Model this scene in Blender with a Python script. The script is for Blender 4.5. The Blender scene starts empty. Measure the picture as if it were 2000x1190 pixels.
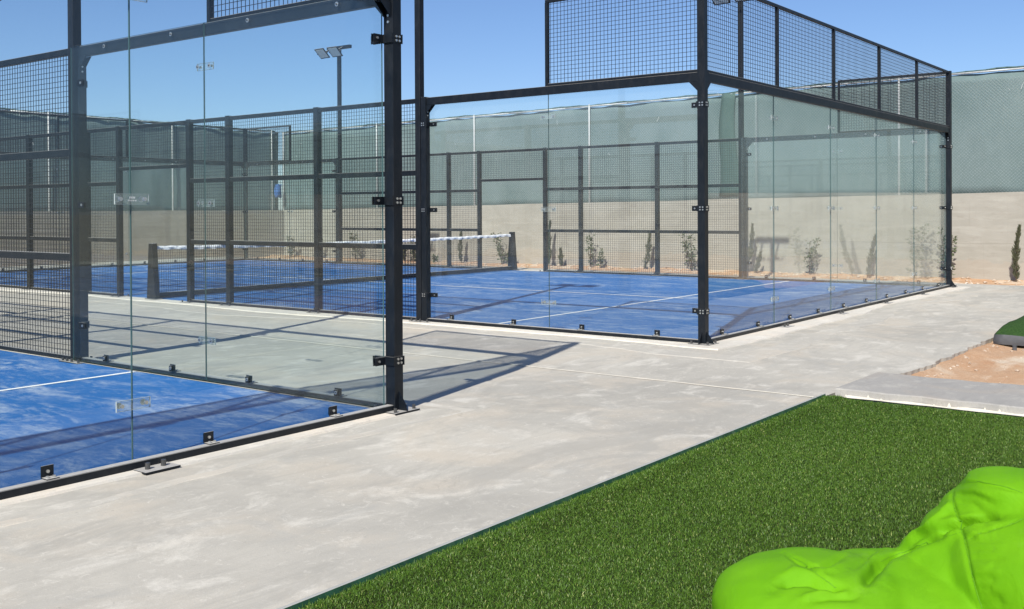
import bpy, bmesh, math, random
import numpy as np
from mathutils import Vector, Matrix
R = math.radians
random.seed(7); rng = np.random.default_rng(11)
sc = bpy.context.scene
col = sc.collection

# ------------------------------------------------------------------ camera
cam = bpy.data.cameras.new('camera'); camo = bpy.data.objects.new('camera', cam); col.objects.link(camo)
camo.location = (-10.40509, -5.12985, 1.46487)
camo.rotation_euler = (1.56315, 0.00526, -0.90717)
cam.sensor_fit = 'HORIZONTAL'; cam.sensor_width = 36.0; cam.lens = 36.0*2031.7/2000.0
cam.shift_x = (1000-944.713)/2000.0; cam.shift_y = -(595-427.813)/2000.0
cam.clip_start = 0.05; cam.clip_end = 3000
sc.camera = camo
# ------------------------------------------------------------------ sky, sun, exposure
SUN_AZ, SUN_EL = R(16.6), R(42.0)                  # shadows run 16.6 deg off +X towards +Y
sdir = Vector((-math.cos(SUN_AZ)*math.cos(SUN_EL), -math.sin(SUN_AZ)*math.cos(SUN_EL), math.sin(SUN_EL)))
w = bpy.data.worlds.new('World'); sc.world = w; w.use_nodes = True
nt = w.node_tree; nt.nodes.clear()
sky = nt.nodes.new('ShaderNodeTexSky'); sky.sky_type = 'NISHITA'; sky.sun_disc = False
sky.sun_elevation = SUN_EL; sky.sun_rotation = math.atan2(sdir.x, sdir.y)
sky.altitude = 400; sky.air_density = 1.0; sky.dust_density = 0.5; sky.ozone_density = 4.0
bg = nt.nodes.new('ShaderNodeBackground'); bg.inputs['Strength'].default_value = 0.073
wo = nt.nodes.new('ShaderNodeOutputWorld')
tn = nt.nodes.new('ShaderNodeMix'); tn.data_type = 'RGBA'; tn.blend_type = 'MULTIPLY'; tn.inputs[0].default_value = 1.0
tn.inputs[7].default_value = (0.91, 0.99, 1.17, 1)      # the camera's cool rendering of the clear sky, the same in every direction
nt.links.new(sky.outputs[0], tn.inputs[6]); nt.links.new(tn.outputs[2], bg.inputs[0]); nt.links.new(bg.outputs[0], wo.inputs[0])
sun = bpy.data.lights.new('sun', 'SUN'); suno = bpy.data.objects.new('sun', sun); col.objects.link(suno)
sun.energy = 4.5; sun.angle = R(0.53); sun.color = (1.0, 0.95, 0.865)
suno.rotation_euler = sdir.to_track_quat('Z', 'Y').to_euler(); suno.location = (-20, -10, 20)
sc.view_settings.view_transform = 'Standard'; sc.view_settings.look = 'None'
sc.view_settings.gamma = 1.0; sc.view_settings.exposure = 0.50
sc.view_settings.use_curve_mapping = False
try:
    sc.cycles.max_bounces = 14; sc.cycles.transparent_max_bounces = 48
except Exception: pass

# ------------------------------------------------------------------ node helpers
def new_mat(name):
    m = bpy.data.materials.new(name); m.use_nodes = True
    t = m.node_tree; t.nodes.clear()
    out = t.nodes.new('ShaderNodeOutputMaterial')
    return m, t, out
class NB:
    def __init__(s, t): s.t = t
    def n(s, typ, **kw):
        x = s.t.nodes.new(typ)
        for k, v in kw.items():
            if k in x.inputs.keys(): x.inputs[k].default_value = v
            else: setattr(x, k, v)
        return x
    def l(s, a, b): s.t.links.new(a, b)
    def pos(s): return s.n('ShaderNodeNewGeometry').outputs['Position']
    def mapv(s, v, scale=(1,1,1), rot=(0,0,0)):
        m = s.n('ShaderNodeMapping'); m.inputs['Scale'].default_value = scale; m.inputs['Rotation'].default_value = rot
        s.l(v, m.inputs['Vector']); return m.outputs[0]
    def noise(s, v, scale, detail=6, rough=0.6, dist=0.0):
        x = s.n('ShaderNodeTexNoise'); x.inputs['Scale'].default_value = scale; x.inputs['Detail'].default_value = detail
        x.inputs['Roughness'].default_value = rough; x.inputs['Distortion'].default_value = dist
        s.l(v, x.inputs['Vector']); return x.outputs['Fac']
    def ramp(s, f, stops, interp='LINEAR'):
        r = s.n('ShaderNodeValToRGB'); cr = r.color_ramp; cr.interpolation = interp
        while len(cr.elements) > 1: cr.elements.remove(cr.elements[-1])
        first = True
        for p, c in stops:
            c = (c, c, c) if not hasattr(c, '__len__') else c
            e = cr.elements[0] if first else cr.elements.new(p)
            e.position = p; e.color = (*c, 1); first = False
        s.l(f, r.inputs[0]); return r.outputs[0]
    def mix(s, fac, a, b, blend='MIX'):
        m = s.n('ShaderNodeMix', data_type='RGBA', blend_type=blend)
        for sock, v in ((m.inputs[0], fac), (m.inputs[6], a), (m.inputs[7], b)):
            if hasattr(v, 'is_linked'): s.l(v, sock)
            elif sock is m.inputs[0]: sock.default_value = v
            else: sock.default_value = (*v, 1)
        return m.outputs[2]
    def math(s, op, a, b=0.0, c=None):
        m = s.n('ShaderNodeMath', operation=op)
        for i, v in enumerate((a, b) if c is None else (a, b, c)):
            if hasattr(v, 'is_linked'): s.l(v, m.inputs[i])
            else: m.inputs[i].default_value = v
        return m.outputs[0]
    def bump(s, h, strength, dist=0.01):
        b = s.n('ShaderNodeBump'); b.inputs['Strength'].default_value = strength; b.inputs['Distance'].default_value = dist
        s.l(h, b.inputs['Height']); return b.outputs[0]
def principled(nb, out, color=None, rough=0.6, metal=0.0, normal=None, spec=0.5):
    p = nb.n('ShaderNodeBsdfPrincipled')
    if color is not None:
        if hasattr(color, 'is_linked'): nb.l(color, p.inputs['Base Color'])
        else: p.inputs['Base Color'].default_value = (*color, 1)
    if hasattr(rough, 'is_linked'): nb.l(rough, p.inputs['Roughness'])
    else: p.inputs['Roughness'].default_value = rough
    p.inputs['Metallic'].default_value = metal
    p.inputs['Specular IOR Level'].default_value = spec
    if normal is not None: nb.l(normal, p.inputs['Normal'])
    nb.l(p.outputs[0], out.inputs['Surface']); return p

M = {}
def mk_simple(name, c, rough=0.5, metal=0.0, var=0.15, scale=9, spec=0.5, dust=None):
    m, t, o = new_mat(name); nb = NB(t)
    f = nb.noise(nb.pos(), scale, 5)
    cc = nb.mix(nb.ramp(f, [(0.3, 0.0), (0.7, 1.0)]), tuple(x*(1-var) for x in c), tuple(min(1, x*(1+var)) for x in c))
    if dust:
        f2 = nb.noise(nb.mapv(nb.pos(), (1, 1, 0.35)), 17, 7, 0.7)
        cc = nb.mix(nb.math('MULTIPLY', nb.ramp(f2, [(0.48, 0.0), (0.78, 1.0)]), dust), cc, (0.33, 0.30, 0.26))
    if dust:
        nz = nb.n('ShaderNodeSeparateXYZ'); nb.l(nb.n('ShaderNodeNewGeometry').outputs['Normal'], nz.inputs[0])
        up = nb.math('MULTIPLY', nb.ramp(nz.outputs['Z'], [(0.55, 0.0), (0.95, 1.0)]), nb.math('MULTIPLY_ADD', f2, 0.4, 0.62))
        cc = nb.mix(up, cc, (0.47, 0.455, 0.425))  # light tops: settled dust plus sun and sky glint put into the colour
    r = nb.math('MULTIPLY_ADD', f, 0.25, rough-0.12)
    principled(nb, o, cc, r, metal, None, spec); M[name] = m
mk_simple('frame_paint', (0.0050, 0.0078, 0.0120), 0.45, 0.0, 0.2, 6, 0.30, dust=0.035)
mk_simple('pole_paint', (0.0065, 0.0085, 0.012), 0.45, 0.0, 0.2, 6, 0.30, dust=0.035)
mk_simple('wire_paint', (0.010, 0.012, 0.016), 0.5, 0.0, 0.1)
mk_simple('bolt_steel', (0.62, 0.62, 0.60), 0.32, 0.9, 0.1)
mk_simple('dark_bolt', (0.10, 0.10, 0.10), 0.4, 0.6, 0.1)
mk_simple('galvanised', (0.46, 0.48, 0.475), 0.5, 0.25, 0.15, 14)
mk_simple('white_paint', (0.80, 0.81, 0.80), 0.6, 0.0, 0.06, 20)
mk_simple('edging_green', (0.026, 0.092, 0.052), 0.42, 0.0, 0.25, 12, dust=0.18)
mk_simple('rubber_grey', (0.075, 0.078, 0.085), 0.6, 0.0, 0.2)
mk_simple('bark', (0.10, 0.07, 0.045), 0.9, 0.0, 0.3, 40)
mk_simple('shrub_leaf', (0.078, 0.098, 0.045), 0.55, 0.0, 0.45, 25)
mk_simple('cypress_leaf', (0.086, 0.092, 0.052), 0.75, 0.0, 0.4, 30)
mk_simple('weathered_wood', (0.16, 0.145, 0.14), 0.8, 0.0, 0.2, 12)
mk_simple('blue_cloth', (0.05, 0.15, 0.42), 0.8, 0.0, 0.2, 20)
mk_simple('lens', (0.55, 0.62, 0.62), 0.25, 0.0, 0.05)
mk_simple('mortar_white', (0.66, 0.62, 0.53), 0.9, 0.0, 0.12, 14)
mk_simple('seam_thread', (0.085, 0.25, 0.003), 0.7, 0.0, 0.1)
mk_simple('acrylic', (0.34, 0.39, 0.39), 0.25, 0.0, 0.05)

def mk_glass(name, tint, refl=1.0, haze=0.0, hcol=(0.75, 0.8, 0.78)):
    # two faces of a real pane: tinted straight transmission + Schlick mirror reflection
    m, t, o = new_mat(name); nb = NB(t)
    lw = nb.n('ShaderNodeLayerWeight'); lw.inputs['Blend'].default_value = 0.5
    f5 = nb.math('POWER', lw.outputs['Facing'], 5.0)
    fr = nb.math('MULTIPLY_ADD', f5, 0.95*refl, 0.042*refl)
    tr = nb.n('ShaderNodeBsdfTransparent'); tr.inputs[0].default_value = (*tint, 1)
    gl = nb.n('ShaderNodeBsdfGlossy'); gl.inputs['Roughness'].default_value = 0.0; gl.inputs[0].default_value = (0.93, 0.96, 0.95, 1)
    base = tr.outputs[0]
    if haze > 0:
        # patchy pale veil: the sky's reflection painted into the pane, over thin dust
        d1 = nb.noise(nb.mapv(nb.pos(), (1, 1, 0.5)), 2.3, 6, 0.65)
        d2 = nb.noise(nb.mapv(nb.pos(), (3, 3, 0.6)), 9, 4, 0.7)
        hz = nb.math('MULTIPLY', nb.ramp(nb.math('MULTIPLY', d1, d2), [(0.12, 0.35), (0.42, 1.0)]), haze)
        df = nb.n('ShaderNodeBsdfDiffuse'); df.inputs[0].default_value = (*hcol, 1)
        mh = nb.n('ShaderNodeMixShader'); nb.l(hz, mh.inputs[0]); nb.l(base, mh.inputs[1]); nb.l(df.outputs[0], mh.inputs[2]); base = mh.outputs[0]
    mx = nb.n('ShaderNodeMixShader'); nb.l(fr, mx.inputs[0]); nb.l(base, mx.inputs[1]); nb.l(gl.outputs[0], mx.inputs[2])
    nb.l(mx.outputs[0], o.inputs['Surface']); M[name] = m
mk_glass('glass', (0.968, 0.986, 0.982), 1.0, 0.030)
mk_glass('glass_weak_refl', (0.962, 0.984, 0.980), 0.72, 0.006)  # same glass; reflection and veil cut in the material for darker posts behind
mk_glass('acrylic_clear', (0.93, 0.95, 0.95), 1.1, 0.10)
m, t, o = new_mat('glass_edge'); nb = NB(t)
principled(nb, o, (0.06, 0.115, 0.115), 0.2); M['glass_edge'] = m

# concrete ------------------------------------------------------------
def mk_concrete(name, base, dark, light, seed=0.0, sc_=1.0, joints=False):
    m, t, o = new_mat(name); nb = NB(t)
    p = nb.mapv(nb.pos(), (1, 1, 1)); mp = p.node; mp.inputs['Location'].default_value = (seed*7.3, seed*3.1, 0)
    big = nb.noise(p, 0.45*sc_, 7, 0.62, 0.8)
    mid = nb.noise(nb.mapv(p, (1, 1.7, 1), (0, 0, 0.5)), 2.4*sc_, 7, 0.68, 0.5)
    strk = nb.noise(nb.mapv(p, (0.7, 5.0, 1), (0, 0, 0.85)), 2.2*sc_, 5, 0.6, 0.6)
    fine = nb.noise(p, 60, 4, 0.7)
    c = nb.mix(nb.ramp(big, [(0.34, 0.0), (0.62, 1.0)]), dark, base)
    c = nb.mix(nb.math('MULTIPLY', nb.ramp(mid, [(0.52, 0.0), (0.66, 1.0)]), 0.80), c, light)
    c = nb.mix(nb.math('MULTIPLY', nb.ramp(strk, [(0.52, 0.0), (0.70, 1.0)]), 0.40), c, tuple(x*0.86 for x in dark))
    warm = nb.noise(p, 0.9*sc_, 5, 0.6, 1.0)
    c = nb.mix(nb.math('MULTIPLY', nb.ramp(warm, [(0.5, 0.0), (0.66, 1.0)]), 0.65), c, (base[0]*1.07, base[1]*1.0, base[2]*0.93))
    cool = nb.noise(nb.mapv(p, (1, 1.5, 1), (0, 0, -0.6)), 1.5*sc_, 6, 0.65, 1.2)
    c = nb.mix(nb.math('MULTIPLY', nb.ramp(cool, [(0.57, 0.0), (0.72, 1.0)]), 0.32), c, (dark[0]*0.92, dark[1]*0.97, dark[2]*1.04))
    crk = nb.noise(p, 11, 6, 0.8, 1.8)
    c = nb.mix(nb.math('MULTIPLY', nb.ramp(crk, [(0.56, 0.0), (0.68, 1.0)]), 0.7), c, light)
    crk2 = nb.noise(nb.mapv(p, (1, 3.2, 1), (0, 0, 0.75)), 15, 5, 0.8, 0.9)
    c = nb.mix(nb.math('MULTIPLY', nb.ramp(crk2, [(0.58, 0.0), (0.70, 1.0)]), 0.46), c, tuple(x*0.8 for x in dark))
    spk = nb.noise(p, 26, 2, 0.5)
    c = nb.mix(nb.math('MULTIPLY', nb.ramp(spk, [(0.20, 1.0), (0.27, 0.0)]), 0.5), c, tuple(x*0.5 for x in dark))
    grit = nb.noise(p, 190, 3, 0.7)
    c = nb.mix(nb.ramp(grit, [(0.3, 0.30), (0.7, 0.0)]), c, tuple(x*0.6 for x in dark))
    stn = nb.noise(nb.mapv(p, (1, 1.3, 1), (0, 0, 0.2)), 0.75*sc_, 8, 0.72, 1.6)
    c = nb.mix(nb.math('MULTIPLY', nb.ramp(stn, [(0.53, 0.0), (0.61, 1.0)]), 0.60), c, tuple(x*0.90 for x in dark))
    wrp = nb.n('ShaderNodeTexNoise'); wrp.inputs['Scale'].default_value = 1.7; wrp.inputs['Detail'].default_value = 6; nb.l(p, wrp.inputs['Vector'])
    off = nb.n('ShaderNodeVectorMath', operation='MULTIPLY_ADD'); nb.l(wrp.outputs['Color'], off.inputs[0]); off.inputs[1].default_value = (0.9, 0.9, 0.9); nb.l(p, off.inputs[2])
    vor = nb.n('ShaderNodeTexVoronoi', feature='DISTANCE_TO_EDGE'); vor.inputs['Scale'].default_value = 0.42; nb.l(off.outputs[0], vor.inputs['Vector'])
    cm_ = nb.math('MULTIPLY', nb.ramp(vor.outputs['Distance'], [(0.0, 1.0), (0.0035, 0.0)]), nb.ramp(warm, [(0.56, 0.0), (0.62, 0.22)]))
    c = nb.mix(cm_, c, tuple(x*0.45 for x in dark))
    h = nb.math('ADD', nb.math('MULTIPLY', fine, 0.5), nb.math('MULTIPLY', mid, 1.2))
    principled(nb, o, c, 0.88, 0, nb.bump(h, 0.28, 0.006), 0.25); M[name] = m
mk_concrete('concrete', (0.505, 0.478, 0.413), (0.385, 0.367, 0.322), (0.645, 0.615, 0.54))
mk_concrete('plinth_cement', (0.66, 0.62, 0.545), (0.56, 0.53, 0.465), (0.73, 0.70, 0.625), 3.0, 1.6)
mk_concrete('plinth_pale', (0.525, 0.496, 0.43), (0.44, 0.418, 0.366), (0.62, 0.592, 0.52), 4.0, 1.3)
mk_concrete('kerb_concrete', (0.37, 0.355, 0.325), (0.31, 0.30, 0.28), (0.47, 0.45, 0.40), 5.0, 1.4)
def mk_wall(name):
    m, t, o = new_mat(name); nb = NB(t); p = nb.pos()
    big = nb.noise(nb.mapv(p, (1, 1, 2.2)), 0.7, 6, 0.6, 0.6)
    hor = nb.noise(nb.mapv(p, (0.5, 0.5, 5.0)), 1.6, 6, 0.65, 0.5)
    c = nb.mix(nb.ramp(big, [(0.35, 0), (0.65, 1)]), (0.290, 0.278, 0.240), (0.342, 0.330, 0.290))
    c = nb.mix(nb.math('MULTIPLY', nb.ramp(hor, [(0.5, 0), (0.72, 1)]), 0.6), c, (0.405, 0.392, 0.346))
    dk = nb.noise(nb.mapv(p, (1, 1, 3)), 3.1, 5, 0.65)
    c = nb.mix(nb.math('MULTIPLY', nb.ramp(dk, [(0.55, 0), (0.75, 1)]), 0.4), c, (0.235, 0.210, 0.172))
    sep = nb.n('ShaderNodeSeparateXYZ'); nb.l(p, sep.inputs[0])
    drip = nb.noise(nb.mapv(p, (4, 4, 0.25)), 2.2, 5, 0.6)
    c = nb.mix(nb.math('MULTIPLY', nb.ramp(drip, [(0.56, 0), (0.70, 1)]), 0.22), c, (0.21, 0.19, 0.16))
    lift = nb.math('ABSOLUTE', nb.math('SUBTRACT', sep.outputs['Z'], nb.math('MULTIPLY_ADD', nb.noise(p, 0.8, 3), 0.05, 0.62)))
    c = nb.mix(nb.math('MULTIPLY', nb.math('LESS_THAN', lift, 0.007), 0.35), c, (0.20, 0.18, 0.15))
    low = nb.math('MULTIPLY_ADD', nb.noise(p, 1.8, 5), 0.5, -0.02)
    lf = nb.math('LESS_THAN', sep.outputs['Z'], low)
    c = nb.mix(nb.math('MULTIPLY', lf, 0.12), c, (0.46, 0.31, 0.20))
    principled(nb, o, c, 0.92, 0, nb.bump(nb.noise(p, 35, 5, 0.7), 0.35, 0.01), 0.2); M[name] = m
mk_wall('wall_render')
def mk_soil(name, a, b, c3):
    m, t, o = new_mat(name); nb = NB(t); p = nb.pos()
    c = nb.mix(nb.ramp(nb.noise(p, 1.3, 7, 0.65, 0.6), [(0.36, 0), (0.62, 1)]), a, b)
    c = nb.mix(nb.ramp(nb.noise(nb.mapv(p, (0.8, 1.6, 1)), 0.9, 6, 0.6, 0.8), [(0.52, 0), (0.66, 1)]), c, c3)
    sp = nb.noise(p, 34, 4, 0.7)
    c = nb.mix(nb.math('MULTIPLY', nb.ramp(sp, [(0.58, 0), (0.70, 1)]), 0.6), c, c3)
    principled(nb, o, c, 0.95, 0, nb.bump(nb.noise(p, 22, 6, 0.75), 0.7, 0.03), 0.15); M[name] = m
mk_soil('soil', (0.47, 0.275, 0.155), (0.53, 0.36, 0.23), (0.64, 0.53, 0.40))
mk_soil('field_earth', (0.24, 0.23, 0.13), (0.34, 0.30, 0.20), (0.45, 0.38, 0.27))
mk_soil('stone', (0.46, 0.35, 0.25), (0.54, 0.44, 0.34), (0.60, 0.53, 0.44))
# blue court surface ----------------------------------------------------
m, t, o = new_mat('court_blue'); nb = NB(t); p = nb.pos()
a1 = nb.noise(nb.mapv(p, (1.0, 0.55, 1), (0, 0, 0.3)), 1.0, 7, 0.68, 0.7)
a2 = nb.noise(nb.mapv(p, (1.0, 0.4, 1), (0, 0, -0.55)), 3.4, 7, 0.72, 0.8)
a3 = nb.noise(p, 120, 3, 0.6)
a4 = nb.noise(nb.mapv(p, (1.0, 0.45, 1), (0, 0, -0.55)), 13, 5, 0.75, 0.6)
sand = nb.math('MULTIPLY', nb.ramp(a1, [(0.40, 0.06), (0.66, 1)]), nb.ramp(nb.math('MULTIPLY_ADD', a4, 0.35, nb.math('MULTIPLY', a2, 0.72)), [(0.50, 0.0), (0.65, 1.0)]))
sand = nb.math('MULTIPLY', nb.math('ADD', sand, nb.math('MULTIPLY', nb.ramp(a4, [(0.48, 0), (0.70, 1)]), 0.11)), nb.math('MULTIPLY_ADD', a3, 1.1, 0.35))
c = nb.mix(nb.noise(p, 6, 4), (0.014, 0.104, 0.315), (0.025, 0.133, 0.370))
c = nb.mix(nb.ramp(sand, [(0.0, 0), (1.0, 0.74)]), c, (0.48, 0.54, 0.59))
principled(nb, o, c, 0.9, 0, nb.bump(a3, 0.35, 0.006), 0.2); M['court_blue'] = m
# shade net ---------------------------------------------------------------
def mk_net(name, c1, c2, open_):
    m, t, o = new_mat(name); nb = NB(t); p = nb.pos()
    cc = nb.mix(nb.ramp(nb.noise(nb.mapv(p, (1, 1, 0.7)), 0.9, 6, 0.6), [(0.3, 0), (0.7, 1)]), c1, c2)
    cc = nb.mix(nb.math('MULTIPLY', nb.ramp(nb.noise(nb.mapv(p, (1, 1, 12)), 9, 3), [(0.45, 0), (0.7, 1)]), 0.35), cc, tuple(x*0.82 for x in c1))
    df = nb.n('ShaderNodeBsdfDiffuse'); nb.l(cc, df.inputs[0])
    tl = nb.n('ShaderNodeBsdfTranslucent'); nb.l(cc, tl.inputs[0])
    tr = nb.n('ShaderNodeBsdfTransparent')
    m1 = nb.n('ShaderNodeMixShader'); m1.inputs[0].default_value = 0.25; nb.l(df.outputs[0], m1.inputs[1]); nb.l(tl.outputs[0], m1.inputs[2])
    m2 = nb.n('ShaderNodeMixShader'); m2.inputs[0].default_value = open_; nb.l(m1.outputs[0], m2.inputs[1]); nb.l(tr.outputs[0], m2.inputs[2])
    nb.l(m2.outputs[0], o.inputs['Surface']); M[name] = m
mk_net('shade_net', (0.168, 0.240, 0.238), (0.245, 0.320, 0.316), 0.11)
mk_net('shade_net_flap', (0.110, 0.175, 0.160), (0.135, 0.200, 0.185), 0.05)
# lime fabric ---------------------------------------------------------------
m, t, o = new_mat('lime_fabric'); nb = NB(t); p = nb.pos()
c = nb.mix(nb.ramp(nb.noise(p, 5, 5, 0.6), [(0.35, 0), (0.65, 1)]), (0.115, 0.325, 0.002), (0.137, 0.365, 0.003))
c = nb.mix(nb.math('MULTIPLY', nb.ramp(nb.noise(nb.mapv(p, (1, 1, 1.4)), 3.2, 6, 0.7, 0.6), [(0.58, 0), (0.70, 1)]), 0.22), c, (0.24, 0.42, 0.07))
wv = nb.n('ShaderNodeTexWave'); wv.inputs['Scale'].default_value = 420; nb.l(p, wv.inputs[0])
h = nb.math('ADD', nb.math('MULTIPLY', wv.outputs['Fac'], 0.05), nb.math('MULTIPLY', nb.noise(p, 9, 4, 0.55, 1.2), 1.0))
pp = principled(nb, o, c, 0.65, 0, nb.bump(h, 0.34, 0.02), 0.18); M['lime_fabric'] = m
# turf ---------------------------------------------------------------
m, t, o = new_mat('turf_blade'); nb = NB(t)
at = nb.n('ShaderNodeAttribute', attribute_name='tone')
c = nb.ramp(at.outputs['Fac'], [(0.0, (0.046, 0.100, 0.010)), (0.5, (0.072, 0.148, 0.014)), (0.86, (0.112, 0.195, 0.024)), (0.93, (0.20, 0.27, 0.05)), (1.0, (0.36, 0.40, 0.14))])
d = principled(nb, o, c, 0.45, 0, None, 0.3); M['turf_blade'] = m
m, t, o = new_mat('turf_base'); nb = NB(t); p = nb.pos()
c = nb.mix(nb.ramp(nb.noise(p, 90, 4, 0.7), [(0.35, 0), (0.65, 1)]), (0.012, 0.028, 0.004), (0.045, 0.06, 0.012))
principled(nb, o, c, 0.9, 0, nb.bump(nb.noise(p, 140, 3), 0.8, 0.02), 0.2); M['turf_base'] = m
m, t, o = new_mat('turf_mat_green'); nb = NB(t); p = nb.pos()
c = nb.mix(nb.ramp(nb.noise(p, 45, 5, 0.7), [(0.35, 0), (0.65, 1)]), (0.018, 0.055, 0.010), (0.06, 0.13, 0.025))
principled(nb, o, c, 0.8, 0, nb.bump(nb.noise(p, 60, 4, 0.7), 0.9, 0.03), 0.2); M['turf_mat_green'] = m
# printed net band: white tape with navy print marks
m, t, o = new_mat('net_tape'); nb = NB(t); p = nb.pos()
mk1 = nb.noise(nb.mapv(p, (1.6, 1, 9), (0, 0.5, 0)), 5.5, 4, 0.6, 0.8)
c = nb.mix(nb.ramp(mk1, [(0.56, 0), (0.62, 1)]), (0.76, 0.77, 0.80), (0.24, 0.28, 0.38))
principled(nb, o, c, 0.6, 0, nb.bump(nb.noise(p, 16, 3), 0.6, 0.02)); M['net_tape'] = m

# ------------------------------------------------------------------ mesh helpers
class MB:
    def __init__(s): s.v = []; s.f = []; s.mi = []
    def add(s, vs, fs, mi=0):
        b = len(s.v); s.v += [tuple(x) for x in vs]
        for f in fs: s.f.append(tuple(b+i for i in f)); s.mi.append(mi)
        return s
    def box(s, x0, x1, y0, y1, z0, z1, mi=0):
        vs = [(x0,y0,z0),(x1,y0,z0),(x1,y1,z0),(x0,y1,z0),(x0,y0,z1),(x1,y0,z1),(x1,y1,z1),(x0,y1,z1)]
        return s.add(vs, [(0,3,2,1),(4,5,6,7),(0,1,5,4),(1,2,6,5),(2,3,7,6),(3,0,4,7)], mi)
    def prism(s, poly, a, b, axis, mi=0):
        # poly: 2D points in the other two axes (cyclic order x,y,z without axis); extruded a..b along axis
        n = len(poly)
        def P(u, v, t): return {0: (t, u, v), 1: (u, t, v), 2: (u, v, t)}[axis]
        vs = [P(u, v, a) for u, v in poly]+[P(u, v, b) for u, v in poly]
        fs = [tuple(range(n))[::-1], tuple(range(n, 2*n))]+[(i, (i+1) % n, n+(i+1) % n, n+i) for i in range(n)]
        return s.add(vs, fs, mi)
    def cyl(s, p0, p1, r0, r1=None, n=8, mi=0):
        r1 = r0 if r1 is None else r1
        p0 = Vector(p0); p1 = Vector(p1); d = (p1-p0).normalized()
        u = d.orthogonal().normalized(); v = d.cross(u)
        vs = []
        for p_, r in ((p0, r0), (p1, r1)):
            for i in range(n):
                a = 2*math.pi*i/n; vs.append(p_+u*math.cos(a)*r+v*math.sin(a)*r)
        fs = [(i, (i+1) % n, n+(i+1) % n, n+i) for i in range(n)]+[tuple(range(n))[::-1], tuple(range(n, 2*n))]
        return s.add(vs, fs, mi)
    def mesh(s, name, mats, smooth=False):
        me = bpy.data.meshes.new(name); me.from_pydata(s.v, [], s.f)
        mats = mats if isinstance(mats, (list, tuple)) else [mats]
        for x in mats: me.materials.append(M[x])
        if len(mats) > 1: me.polygons.foreach_set('material_index', s.mi)
        if smooth: me.polygons.foreach_set('use_smooth', [True]*len(me.polygons))
        bm = bmesh.new(); bm.from_mesh(me); bmesh.ops.recalc_face_normals(bm, faces=bm.faces); bm.to_mesh(me); bm.free()
        me.update(); return me
def link(name, me, parent=None, loc=(0,0,0), rot=(0,0,0), scale=(1,1,1), kind=None):
    o = bpy.data.objects.new(name, me); col.objects.link(o); o.parent = parent
    o.location = loc; o.rotation_euler = rot; o.scale = scale
    if kind: o['kind'] = kind
    return o
def tag(o, label=None, cat=None, group=None, kind=None):
    if label: o['label'] = label
    if cat: o['category'] = cat
    if group: o['group'] = group
    if kind: o['kind'] = kind
    return o
def empty(name, loc=(0,0,0), rz=0):
    o = bpy.data.objects.new(name, None); col.objects.link(o); o.location = loc; o.rotation_euler = (0,0,rz); o.empty_display_size = 0.2
    return o
def bevel_mod(o, wd=0.004, seg=2):
    b = o.modifiers.new('bevel', 'BEVEL'); b.width = wd; b.segments = seg; b.limit_method = 'ANGLE'; b.angle_limit = R(40)
    return o
def children(o): return [c for c in KIDS.get(o.name, [])]
def grid_mesh(name, xs, ys, zf, mat, smooth=True):
    nx, ny = len(xs), len(ys)
    X, Y = np.meshgrid(xs, ys, indexing='xy'); Z = zf(X, Y)
    v = np.stack([X, Y, Z], -1).reshape(-1, 3)
    f = [(j*nx+i, j*nx+i+1, (j+1)*nx+i+1, (j+1)*nx+i) for j in range(ny-1) for i in range(nx-1)]
    me = bpy.data.meshes.new(name); me.from_pydata(v.tolist(), [], f); me.materials.append(M[mat])
    if smooth: me.polygons.foreach_set('use_smooth', [True]*len(f))
    me.update(); return me
def vnoise(x, y, seed=0):
    # cheap smooth value noise from summed sines
    r = np.random.default_rng(seed); z = np.zeros_like(np.asarray(x, float)+np.asarray(y, float))
    for k in range(8):
        a, b, c = r.normal(0, 1, 2).tolist()+[r.uniform(0, 6.28)]; s = 1.0+0.5*k
        z = z+np.sin(s*(a*x+b*y)+c)/(1+0.5*k)
    return z/2.5

# ------------------------------------------------------------------ layout
G, GY, GZ = 5.105, -0.085, 0.06       # nearer court: gap to the far court, y shift and height
AX0 = -G-10.0
def ground_z(x, y):
    return GZ*np.clip((-2.7-x)/2.1, 0, 1)*np.clip((y+2.2)/1.7, 0, 1)
# far field to the horizon
mb = MB(); mb.add([(-900,-900,-0.40),(900,-900,-0.40),(900,900,-0.40),(-900,900,-0.40)], [(0,1,2,3)])
tag(link('ground', mb.mesh('ground', 'field_earth')), kind='structure')
# concrete slab with its ragged near edge
def slab_edge(x):
    e = np.where(x < -2.15, -2.2, np.where(x < -0.2, -2.2-0.2*(x+2.15)/1.95, -2.4))
    j = np.where((x > -2.05) & (x < 2.4), 0.030*vnoise(x*5, 0*x, 3)+0.009*vnoise(x*19, 0*x, 4), 0.0)
    return e+j
xs = np.unique(np.round(np.concatenate([np.arange(-30, -16, 1.0), np.arange(-16, -6, 0.5), np.arange(-6, -2.2, 0.1), np.arange(-2.2, 2.6, 0.035), np.arange(2.6, 11.2, 0.3), [11.30]]), 4))
yr = np.concatenate([[None, -2.12, -2.08], np.arange(-2.0, 0.6, 0.1), np.arange(0.6, 22.7, 0.5), [22.75]])
v = []; f = []
nx = len(xs); ny = len(yr)
for kk, yv_ in enumerate(yr):
    for x in xs:
        e_ = float(slab_edge(x)); y = e_ if kk == 0 else max(float(yv_), e_+0.02*kk)
        v.append((x, y, float(ground_z(x, y))-(0.012 if kk == 0 else 0.0)*0.8))
for j in range(ny-1):
    for i in range(nx-1): f.append((j*nx+i, j*nx+i+1, (j+1)*nx+i+1, (j+1)*nx+i))
b0 = len(v)
for x in xs: v.append((x, float(slab_edge(x))+0.015, -0.17))
for i in range(nx-1): f.append((b0+i, b0+i+1, i+1, i))
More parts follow.
